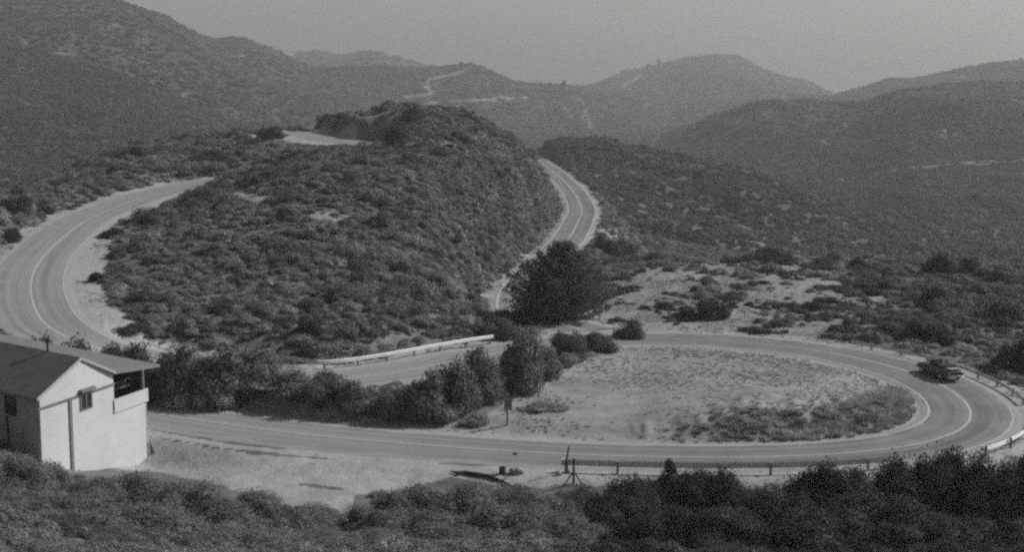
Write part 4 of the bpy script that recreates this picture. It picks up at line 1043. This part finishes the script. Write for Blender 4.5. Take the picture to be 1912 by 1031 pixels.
# ------------------------------------------------------------------ white house
def house():
    M_WALL = simple('white_stucco', 0.54, 0.85, 0.09, 0.35, bump=0.1)
    M_ROOF = simple('dark_shingles', 0.085, 0.9, 0.25, 1.2, bump=0.3)
    M_FLAT = simple('pale_porch_roof', 0.2, 0.85, 0.1, 1.5)
    M_TRIM = simple('painted_trim', 0.36, 0.7, 0.1, 2.0)
    M_GREY = simple('grey_conduit', 0.17, 0.7, 0.1, 2.0)
    M_DARK = simple('porch_shade_dark_fittings', 0.02, 0.8, 0.1, 2.0)
    M_GLASS, nt, bs = new_mat('window_glass'); bs.inputs['Base Color'].default_value = (0.03, 0.03, 0.03, 1); bs.inputs['Roughness'].default_value = 0.15
    ZE = 6.65
    E0 = UZ(68, 745, ZE)                 # near eave corner
    A = UZ(151, 668, 8.6)                # gable peak
    B = UZ(216, 694.5, 6.75)             # far eave corner of the gable
    Cc = UZ(297, 681, 6.75)              # outer corner of the porch roof
    ax = (UZ(0, 638, 8.6) - A); ax.z = 0; ax.normalize()          # long axis, away to the left
    LEN = 24.0
    org = Vector((E0.x, E0.y, 0)); root = empty('white_house', org)
    tag(root, 'small white gabled house with shaded side wall and corner porch', 'house')
    T = lambda p: Vector(p) - org
    gd = Vector((B.x - E0.x, B.y - E0.y, 0)).normalized()         # along the gable wall
    nrm = Vector((gd.y, -gd.x, 0))                                 # outwards, towards the sun
    inn = -nrm * 0.55
    W0 = UZ(72.5, 752, 6.45) ; W0 = Vector((W0.x, W0.y, 0)) - nrm * 0.6 + gd * 0.85
    def wp(px, z):                                                 # point of the gable wall plane at image column px
        # solve W0 + gd*t so that it projects to px
        lo, hi = -3.0, 30.0
        for _ in range(50):
            m = (lo + hi) / 2; q = W0 + gd * m
            if project(q.x, q.y, z)[0] < px: lo = m
            else: hi = m
        q = W0 + gd * lo; return Vector((q.x, q.y, z))
    def zw(px, py):                                                # height of wall plane seen at pixel
        z = 5.0
        for _ in range(30):
            q = wp(px, z); z = float(zat(q.y, py))
        return z
    pr = wp(272.5, 4.5)
    tB = (Vector((B.x, B.y, 0)) - W0).dot(gd)
    def at(t, z): q = W0 + gd * t; return Vector((q.x, q.y, z))
    tA = (Vector((A.x, A.y, 0)) - W0).dot(gd)
    p_open = wp(212.5, 5); tO = (p_open - W0).dot(gd); tO -= 0
    tR = (Vector((pr.x, pr.y, 0)) - W0).dot(gd)
    zs = zw(213, 748)
    hz = lambda t: (A.z - 0.12) + (ZE - A.z) * abs(t - tA) / (tA if t < tA else max(0.1, (tB - tA)))
    th = -nrm * 0.2
    m = MB(); m.prism([T(at(0, -2.5)), T(at(tR, -2.5)), T(at(tR, zs)), T(at(tO, zs)), T(at(tO, min(hz(tO), 6.8))), T(at(tA, A.z - 0.12)), T(at(0, hz(0) - 0.05))], th)
    m.build('gable_wall', M_WALL, root)
    # parapet band standing proud
    m = MB(); m.prism([T(at(tO - 0.1, zs - 1.0) + nrm * .003), T(at(tR + 0.15, zs - 1.0) + nrm * .003), T(at(tR + 0.15, zs + 0.06) + nrm * .003), T(at(tO - 0.1, zs + 0.06) + nrm * .003)], nrm * 0.1)
    m.build('parapet', M_WALL, root)
    m = MB(); q = at(tR, 0) + gd * 0.01
    m.prism([T(Vector((q.x, q.y, -2.5))), T(Vector((q.x, q.y, -2.5)) + ax * 7), T(Vector((q.x, q.y, zs)) + ax * 7), T(Vector((q.x, q.y, zs)))], gd * -0.2)
    m.build('end_wall', M_WALL, root)
    # long side wall, its shade also put into a greyer colour
    q = at(0, 0)
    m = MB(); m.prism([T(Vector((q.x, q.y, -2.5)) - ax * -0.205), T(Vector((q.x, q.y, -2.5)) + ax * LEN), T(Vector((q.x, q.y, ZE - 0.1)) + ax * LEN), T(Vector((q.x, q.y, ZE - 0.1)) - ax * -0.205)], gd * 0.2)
    m.build('side_wall', simple('siding_shade_grey', 0.42, 0.85, 0.1, 1.0), root)
    # porch inside, its shade put into near-black surfaces
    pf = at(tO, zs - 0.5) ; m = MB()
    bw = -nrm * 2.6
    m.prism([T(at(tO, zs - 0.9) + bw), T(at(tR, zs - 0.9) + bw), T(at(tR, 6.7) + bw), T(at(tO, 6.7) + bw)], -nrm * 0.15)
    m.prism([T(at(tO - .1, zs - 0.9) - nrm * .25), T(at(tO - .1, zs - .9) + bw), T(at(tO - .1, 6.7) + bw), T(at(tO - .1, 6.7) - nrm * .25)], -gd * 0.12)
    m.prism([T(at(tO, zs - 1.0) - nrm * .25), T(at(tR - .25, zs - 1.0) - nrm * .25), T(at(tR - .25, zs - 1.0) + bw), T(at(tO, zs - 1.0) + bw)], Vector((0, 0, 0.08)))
    m.prism([T(at(tR - .1, zs - .9) - nrm * .3), T(at(tR - .1, zs - .9) + bw), T(at(tR - .1, 6.7) + bw), T(at(tR - .1, 6.7) - nrm * .3)], -gd * 0.1)  # dark screen wall added so the opening stays dark
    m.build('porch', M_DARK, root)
    m = MB(); nn = 10
    for i in range(nn):
        a0 = tO + 0.3 + (tR - tO - 0.5) * i / nn; a1 = tO + 0.3 + (tR - tO - 0.5) * (i + 1) / nn
        for u, v in ((a0, a1), (a1, a0)):
            m.tube([T(at(u, zs + 0.45) - nrm * 1.0), T(at(v, zs + 0.95) - nrm * 1.0)], 0.025, 4)
    m.tube([T(at(tO + .2, zs + 0.98) - nrm * 1.0), T(at(tR - .1, zs + 0.98) - nrm * 1.0)], 0.04, 4)
    m.tube([T(at(tO + .2, zs + 0.42) - nrm * 1.0), T(at(tR - .1, zs + 0.42) - nrm * 1.0)], 0.04, 4)
    m.build('lattice', M_GREY, root)
    for t_, rr in ((tR - 0.25, 0.07), (tO + 0.12, 0.06)):
        m = MB(); m.box(T(at(t_, (zs + 6.7) / 2) - nrm * 0.1), 0.14, 0.14, 6.7 - zs - 0.02); m.build('post', M_TRIM if t_ > tO + 1 else M_DARK, root)
    # roof: near slope, far slope, porch roof
    tk = Vector((0, 0, -0.14))
    A2 = A + ax * LEN; E2 = E0 + ax * LEN; B2 = B + ax * LEN; B_ = Vector((B.x, B.y, 6.75))
    m = MB(); m.prism([T(E0), T(A), T(A2), T(E2)], tk); m.build('roof', M_ROOF, root)
    C2 = Cc + ax * LEN * 1.1
    m = MB(); up = Vector((0, 0, 0.004))
    m.prism([T(A) + up, T(B_) + up, T(B_ + ax * LEN) + up, T(A2) + up], tk); m.build('far_roof_slope', M_FLAT, root)
    m = MB(); m.prism([T(B_) + up * 3, T(Cc) + up * 3, T(C2) + up * 3, T(B_ + ax * LEN * 1.1) + up * 3], tk); m.build('porch_roof', M_FLAT, root)
    # barge boards
    def board(p, q, d=0.2, o=0.03, nm='barge_board'):
        dr = (q - p).normalized(); n_ = nrm * o
        m = MB(); m.prism([T(p) + n_ + Vector((0, 0, 0.03)), T(q) + n_ + Vector((0, 0, 0.03)), T(q) + n_ + Vector((0, 0, -d)), T(p) + n_ + Vector((0, 0, -d))], nrm * 0.04); m.build(nm, M_TRIM, root)
    board(E0, A); board(A, B_)
    board(B_ + gd * 0.06, Cc, 0.18, 0.03, 'fascia')
    q0 = E0 - Vector((0, 0, 0.03)); m = MB(); m.prism([T(q0) + gd * -0.03, T(q0 + ax * LEN) + gd * -0.03, T(q0 + ax * LEN - Vector((0, 0, .16))) + gd * -0.03, T(q0 - Vector((0, 0, .16))) + gd * -0.03], gd * -0.05); m.build('gutter', M_GREY, root)
    # diagonal looking belt rail and vertical batten on the gable wall
    zb = zw(140, 741)
    m = MB(); m.prism([T(at(-0.35, zb - .07) + nrm * .004), T(at(tO, zb - .07) + nrm * .004), T(at(tO, zb + .05) + nrm * .004), T(at(-0.35, zb + .05) + nrm * .004)], nrm * 0.12); m.build('belt_rail', M_GREY, root)
    q = wp(132.5, 3); tv = (q - W0).dot(gd)
    m = MB(); m.prism([T(at(tv - .16, -1) + nrm * .004), T(at(tv + .16, -1) + nrm * .004), T(at(tv + .16, zb - .08) + nrm * .004), T(at(tv - .16, zb - .08) + nrm * .004)], nrm * 0.09); m.build('batten', M_GREY, root)
    # window and hood
    a0 = (wp(149, 5) - W0).dot(gd); a1 = (wp(171.5, 5) - W0).dot(gd); zt, zb2 = zw(160, 733), zw(160, 765)
    m = MB()
    for (u0, u1, z0, z1) in ((a0, a1, zt - .08, zt), (a0, a1, zb2, zb2 + .08), (a0, a0 + .14, zb2 + .083, zt - .083), (a1 - .14, a1, zb2 + .083, zt - .083), ((a0 + a1) / 2 - .05, (a0 + a1) / 2 + .05, zb2 + .083, zt - .083)):
        m.prism([T(at(u0, z0) + nrm * .004), T(at(u1, z0) + nrm * .004), T(at(u1, z1) + nrm * .004), T(at(u0, z1) + nrm * .004)], nrm * 0.07)
    wf = m.build('window', M_GREY, root)
    m = MB(); m.prism([T(at(a0 + .13, zb2 + .07) + nrm * .003), T(at(a1 - .13, zb2 + .07) + nrm * .003), T(at(a1 - .13, zt - .07) + nrm * .003), T(at(a0 + .13, zt - .07) + nrm * .003)], nrm * 0.02); m.build('pane', M_GLASS, wf)
    m = MB(); hb = zt + 0.12
    m.prism([T(at(a0 - .1, hb)) + nrm * .004, T(at(a1 + .1, hb)) + nrm * .004, T(at(a1 + .1, hb + .22)) + nrm * .004, T(at(a0 - .1, hb + .22)) + nrm * .004], nrm * 0.35); m.build('window_hood', M_GREY, root)
    # side-wall window and drain pipe
    sd = -gd
    def sp(t, z): q = at(0, z) + ax * t; return q
    ts = {}
    for px in (10, 31, 13):
        lo, hi = 0.0, 20.0
        for _ in range(40):
            mm = (lo + hi) / 2; q = sp(mm, 5)
            if project(q.x, q.y, 5)[0] > px: lo = mm
            else: hi = mm
        ts[px] = lo
    q = sp(ts[31], 5); zt2 = float(zat(q.y, 743)); zb3 = float(zat(q.y, 777))
    m = MB()
    for (u0, u1, z0, z1) in ((ts[31], ts[10], zt2 - .1, zt2), (ts[31], ts[10], zb3, zb3 + .1), (ts[31], ts[31] + .1, zb3 + .103, zt2 - .103), (ts[10] - .1, ts[10], zb3 + .103, zt2 - .103)):
        m.prism([T(sp(u0, z0)) + sd * .004, T(sp(u1, z0)) + sd * .004, T(sp(u1, z1)) + sd * .004, T(sp(u0, z1)) + sd * .004], sd * 0.06)
    wf = m.build('window', M_DARK, root)
    m = MB(); m.prism([T(sp(ts[31] + .09, zb3 + .09)) + sd * .003, T(sp(ts[10] - .09, zb3 + .09)) + sd * .003, T(sp(ts[10] - .09, zt2 - .09)) + sd * .003, T(sp(ts[31] + .09, zt2 - .09)) + sd * .003], sd * .02); m.build('pane', M_GLASS, wf)
    m = MB(); m.tube([T(sp(ts[13], zb3 - .1)) + sd * .1, T(sp(ts[13] - .2, 1.5)) + sd * .1], 0.07, 6); m.build('drain_pipe', M_DARK, root)
    # roof vent
    v = A + ax * ((91 - 151) / ((0 - 151)) * (UZ(0, 638, 8.6) - A).length)
    m = MB(); m.tube([T(v) + Vector((0, 0, -0.1)), T(v) + Vector((0, 0, 0.62))], 0.085, 10); m.tube([T(v) + Vector((0, 0, 0.62)), T(v) + Vector((0, 0, 0.95))], 0.15, 10)
    m.build('vent_pipe', M_DARK, root)
    # prop leaning on the end of the house
    g1 = hit(279, 853, 100, 130)
    m = MB(); q = at(tR + 0.05, 0) + nrm * 0.15
    m.prism([T(Vector((q.x, q.y, g1.z - 0.2))), T(Vector((q.x + 0.5, q.y + 0.2, g1.z - 0.2))), T(Vector((q.x, q.y, g1.z + 1.25)))], gd * 0.12)
    m.build('buttress', M_GREY, root)
    return root
house()

# ------------------------------------------------------------------ car with driver
def car():
    M_BODY = simple('black_paint', 0.03, 0.25, 0.1, 1.0, spec=0.6)
    M_CHR = simple('chrome', 0.7, 0.18, 0.05, 1.0, metal=1.0)
    M_TYRE = simple('tyre_rubber', 0.015, 0.9)
    M_HUB = simple('hub_cap', 0.5, 0.4, 0.1, 1.0, metal=0.5)
    M_SEAT = simple('dark_vinyl', 0.04, 0.6); M_TOP = simple('folded_canvas', 0.05, 0.9)
    M_GL, nt, bs = new_mat('windscreen_glass'); bs.inputs['Base Color'].default_value = (0.2, 0.2, 0.2, 1); bs.inputs['Roughness'].default_value = 0.05; bs.inputs['Transmission Weight'].default_value = 0.8
    M_LAMP = simple('tail_lamp', 0.25, 0.3)
    c = ROADS['main'][0]
    t = np.gradient(c[:, :2], axis=0); t /= np.linalg.norm(t, axis=1)[:, None]; nr = np.stack([t[:, 1], -t[:, 0]], 1)
    ln = c.copy(); ln[:, :2] += nr * 1.75
    qx, qy = project(ln[:, 0], ln[:, 1], ln[:, 2])
    m_ = c[:, 1] > 130
    i = int(np.argmin(np.where(m_, np.abs(qx - 1757), 1e9)))
    d = t[i]; rz = math.atan2(d[1], d[0])          # travelling along the line away from us
    root = empty('convertible_car', (ln[i, 0], ln[i, 1], ln[i, 2] + 0.01), rz)
    root.scale = (1.14, 1.14, 1.2)
    tag(root, 'dark open topped convertible driving round the outside of the hairpin', 'car')
    # stations along x (front +): (x, halfwidth, z_sill, z_belt, z_deck)
    st = [(-2.42, .70, .42, .70, .74), (-2.32, .84, .30, .80, .86), (-1.9, .90, .27, .86, .95), (-1.25, .92, .25, .90, .99), (-0.9, .93, .25, .90, .96), (0.0, .93, .25, .88, .92), (0.62, .93, .25, .88, .96), (0.9, .92, .25, .87, .98),
          (1.5, .90, .26, .84, .94), (2.1, .87, .28, .78, .87), (2.38, .80, .34, .70, .78), (2.46, .70, .42, .62, .66)]
    V = []; Fs = []
    for (x, w, zs, zb, zd) in st:
        V += [(x, -w * .88, zs), (x, -w, zs + .14), (x, -w * 1.0, (zs + zb) / 2 + .08), (x, -w * .96, zb), (x, -w * .72, zd - .01), (x, 0, zd + .02), (x, w * .72, zd - .01), (x, w * .96, zb), (x, w, (zs + zb) / 2 + .08), (x, w, zs + .14), (x, w * .88, zs)]
    k = 11
    for a in range(len(st) - 1):
        for b in range(k - 1):
            if st[a][0] >= -0.95 and st[a + 1][0] <= 0.7 and b in (4, 5): continue    # open cockpit
            Fs.append((a * k + b, (a + 1) * k + b, (a + 1) * k + b + 1, a * k + b + 1))
        Fs.append((a * k + k - 1, (a + 1) * k + k - 1, (a + 1) * k, a * k))
    Fs.append(tuple(range(k))[::-1]); Fs.append(tuple(range((len(st) - 1) * k, len(st) * k)))
    o = mesh_obj('body', V, Fs, M_BODY, root, smooth=True)
    sd = o.modifiers.new('sub', 'SUBSURF'); sd.levels = sd.render_levels = 1
    m = MB(); m.box((-0.15, 0, 0.4), 1.6, 1.35, 0.06); m.build('cockpit_floor', M_SEAT, root)
    for y in (-.38, .38):
        m = MB(); m.box((-0.25, y, .56), .52, .56, .2); m.box((-0.55, y, .88), .16, .56, .56, Matrix.Rotation(-.2, 3, 'Y')); m.build('seat', M_SEAT, root, bevel=.05)
    m = MB(); m.box((-1.05, 0, 1.04), .42, 1.42, .24); m.build('folded_top', M_TOP, root, bevel=.09)
    m = MB(); R_ = Matrix.Rotation(-.5, 3, 'Y')
    for y in (-.64, .64): m.tube([(0.72, y, .93), (0.5, y * .94, 1.34)], .025, 5)
    m.tube([(0.5, -.6, 1.34), (0.5, .6, 1.34)], .028, 5); fr = m.build('windscreen_frame', M_CHR, root)
    m = MB(); m.prism([(0.71, -.62, .94), (0.71, .62, .94), (0.505, .585, 1.325), (0.505, -.585, 1.325)], (0.012, 0, 0.006)); m.build('windscreen_glass', M_GL, fr)
    for nm, x in (('rear_bumper', -2.5), ('front_bumper', 2.54)):
        m = MB(); m.tube([(x * .97, -.86, .45), (x, -.6, .46), (x * 1.005, 0, .46), (x, .6, .46), (x * .97, .86, .45)], .075, 8); m.build(nm, M_CHR, root, smooth=True)
    for y in (-.66, .66):
        m = MB(); m.tube([(-2.36, y, .68), (-2.46, y, .68)], .09, 10); m.build('tail_light', M_LAMP, root)
        m = MB(); m.tube([(2.38, y, .62), (2.47, y, .62)], .1, 10); m.build('headlight', M_CHR, root)
    for x in (-1.42, 1.45):
        for y in (-.84, .84):
            sg = 1 if y > 0 else -1
            m = MB(); m.tube([(x, y - .1 * sg, .33), (x, y - .07 * sg, .33), (x, y + .07 * sg, .33), (x, y + .1 * sg, .33)], [.29, .33, .33, .29], 20); w = m.build('wheel', M_TYRE, root)
            m = MB(); m.tube([(x, y + .1 * sg, .33), (x, y + .125 * sg, .33)], [.19, .13], 16); m.build('hub_cap', M_HUB, w)
    m = MB(); ring = [(0.42 + .08 * math.cos(a) * .5, .38 + .17 * math.sin(a), .92 + .16 * math.cos(a)) for a in np.linspace(0, 6.283, 15)]; m.tube(ring, .018, 4); m.build('steering_wheel', M_SEAT, root)
    # trunk lid, the sky's reflection put into its pale colour
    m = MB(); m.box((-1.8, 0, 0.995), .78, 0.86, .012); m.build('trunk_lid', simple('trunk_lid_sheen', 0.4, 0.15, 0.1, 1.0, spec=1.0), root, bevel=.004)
    bpy.context.view_layer.update()
    def figure(y, label, hands, tone_c, nm='person'):
        p = [(-.32, y, .62), (-.36, y, .85), (-.38, y, 1.02), (-.36, y, 1.12), (-.35, y, 1.22), (-.34, y, 1.31)]
        r_ = [.15, .15, .16, .055, .085, .075]
        V = list(p); E = [(i_, i_ + 1) for i_ in range(5)]; R = list(r_)
        for sgn, hd in zip((1, -1), hands):
            n = len(V); V += [(-.37, y + .17 * sgn, 1.03), (-.2, y + .23 * sgn, .86), hd, (hd[0] + .07, hd[1], hd[2] + .03)]; R += [.055, .045, .03, .03]
            E += [(2, n), (n, n + 1), (n + 1, n + 2), (n + 2, n + 3)]
            for q in range(5):
                V.append((hd[0] + .13 + .01 * (2 - abs(q - 2)), hd[1] + (q - 2) * .018, hd[2] + .02 - .01 * q)); R.append(.009); E.append((n + 3, len(V) - 1))
        for sgn in (1, -1):
            n = len(V); V += [(-.05, y + .1 * sgn, .70), (.22, y + .11 * sgn, .72), (.45, y + .11 * sgn, .5)]; R += [.085, .065, .05]; E += [(0, n), (n, n + 1), (n + 1, n + 2)]
        me = bpy.data.meshes.new(nm); me.from_pydata(V, E, []); me.materials.append(simple('clothing_%s' % tone_c, tone_c, .9))
        ob = bpy.data.objects.new(nm, me); ROOT.objects.link(ob)
        sk = ob.modifiers.new('skin', 'SKIN')
        for v, rr in zip(me.skin_vertices[0].data if me.skin_vertices else [], R): v.radius = (rr, rr)
        if not me.skin_vertices:
            pass
        s2 = ob.modifiers.new('sub', 'SUBSURF'); s2.levels = s2.render_levels = 1
        ob.matrix_world = root.matrix_world.copy()
        tag(ob, label, 'person')
        # face and hair
        iv, if_ = ico(2)
        hv = iv * np.array([.10, .085, .125]) + np.array([-.33, y, 1.27]); hv[:, 0] += np.where((np.abs(iv[:, 1]) < .25) & (iv[:, 0] > .8) & (np.abs(iv[:, 2]) < .3), .02, 0)
        h = bpy.data.objects.new('head', np_mesh('head', hv, if_, simple('skin_%s' % tone_c, .5, .6))); ROOT.objects.link(h); h.parent = ob
        hv = iv * np.array([.105, .095, .10]) + np.array([-.375, y, 1.335]); hh = bpy.data.objects.new('hair', np_mesh('hair', hv, if_, simple('hair_%s' % tone_c, .02, .8))); ROOT.objects.link(hh); hh.parent = ob
        return ob
    figure(.38, 'driver of the open car, arms forward on the wheel', ((.36, .52, .98), (.36, .24, .98)), 0.05)
    figure(-.38, 'passenger sitting beside the driver in the open car', ((.0, -.28, .82), (.0, -.48, .82)), 0.03)
car()

# ------------------------------------------------------------------ tiny far houses
M_FW = simple('far_house_wall', 0.6, 0.8); M_FR = simple('far_house_roof', 0.2, 0.8)
for (px, py, w, lab) in ((1461, 191, 14, 'tiny pale house on the distant saddle, lower of two'), (1501, 180, 12, 'tiny pale house on the distant saddle, upper of two')):
    g = hit(px, py, 1150); s = scale_at(g); W = w * s * .8; h = W * .35
    rt = empty('distant_house', g, .3); tag(rt, lab, 'house', 'pale houses on the distant saddle')
    b = MB(); b.box((0, 0, h / 2 + 1), W, W * .6, h + 6); b.build('wall', M_FW, rt)
    b = MB(); z = h + 4; b.prism([(-W * .54, -W * .34, z + .01), (-W * .54, W * .34, z + .01), (-W * .54, 0, z + W * .2)], (W * 1.08, 0, 0)); b.build('roof', M_FR, rt)

# ------------------------------------------------------------------ light, sky, haze, camera
TO_SUN = Vector((2.3, 1.06, 1.77)).normalized()
elev = math.asin(TO_SUN.z); azim = math.atan2(TO_SUN.x, TO_SUN.y)
sl = bpy.data.lights.new('sun', 'SUN'); sl.energy = 4.4; sl.angle = math.radians(0.5); sl.color = (0.985, 1.0, 0.97)
so = bpy.data.objects.new('sun', sl); ROOT.objects.link(so); so.rotation_euler = TO_SUN.to_track_quat('Z', 'Y').to_euler(); so.location = (0, 0, 300)
w = bpy.data.worlds.new('World'); SC.world = w; w.use_nodes = True; nt = w.node_tree; nt.nodes.clear()
sky = nt.nodes.new('ShaderNodeTexSky'); sky.sky_type = 'NISHITA'; sky.sun_disc = False; sky.sun_elevation = elev; sky.sun_rotation = azim
sky.dust_density = 3.0; sky.air_density = 1.0; sky.altitude = 400
bw = nt.nodes.new('ShaderNodeRGBToBW'); tn = nt.nodes.new('ShaderNodeMix'); tn.data_type = 'RGBA'; tn.blend_type = 'MULTIPLY'; tn.inputs[0].default_value = 1.0
tn.inputs[7].default_value = (0.97, 1.0, 0.955, 1)
bg = nt.nodes.new('ShaderNodeBackground'); wo = nt.nodes.new('ShaderNodeOutputWorld'); bg.inputs[1].default_value = 0.0545
nt.links.new(sky.outputs[0], bw.inputs[0]); nt.links.new(bw.outputs[0], tn.inputs[6]); nt.links.new(tn.outputs[2], bg.inputs[0]); nt.links.new(bg.outputs[0], wo.inputs[0])

top = max(float(ZG.max()), 31) + 15; bot = float(ZG.min()) - 6
mh = bpy.data.materials.new('haze_air'); mh.use_nodes = True; n = mh.node_tree; n.nodes.clear()
ho = n.nodes.new('ShaderNodeOutputMaterial'); pv = n.nodes.new('ShaderNodeVolumePrincipled')
pv.inputs['Color'].default_value = (0.9, 0.92, 0.89, 1); pv.inputs['Density'].default_value = 0.00025; pv.inputs['Anisotropy'].default_value = 0.2
n.links.new(pv.outputs[0], ho.inputs['Volume'])
xm = float(np.abs(XG).max()) + 30
b = MB(); b.box((0, 2050, (top + bot) / 2), 2 * xm, 4500, top - bot); hz_ = b.build('haze', mh)
tag(hz_, 'pale haze between the hills', 'haze', None, 'stuff')

cd = bpy.data.cameras.new('camera'); cam = bpy.data.objects.new('camera', cd); ROOT.objects.link(cam)
cam.location = (0, 0, H); cam.rotation_euler = (math.pi / 2 - AL, 0, 0)
cd.sensor_width = 36; cd.lens = F / 1912 * 36; cd.clip_end = 12000; cd.clip_start = 0.5
SC.camera = cam
SC.view_settings.view_transform = 'Standard'; SC.view_settings.look = 'None'; SC.view_settings.exposure = 0.0; SC.view_settings.gamma = 1.0
SC.cycles.use_denoising = False
SC.cycles.max_bounces = 4; SC.cycles.diffuse_bounces = 2; SC.cycles.volume_bounces = 0; SC.cycles.transparent_max_bounces = 4
SC.cycles.pixel_filter_type = 'BLACKMAN_HARRIS'; SC.cycles.filter_width = 2.5
SC.cycles.use_adaptive_sampling = True; SC.cycles.adaptive_threshold = 0.06; SC.cycles.adaptive_min_samples = 24
SC.cycles.sampling_pattern = 'TABULATED_SOBOL'
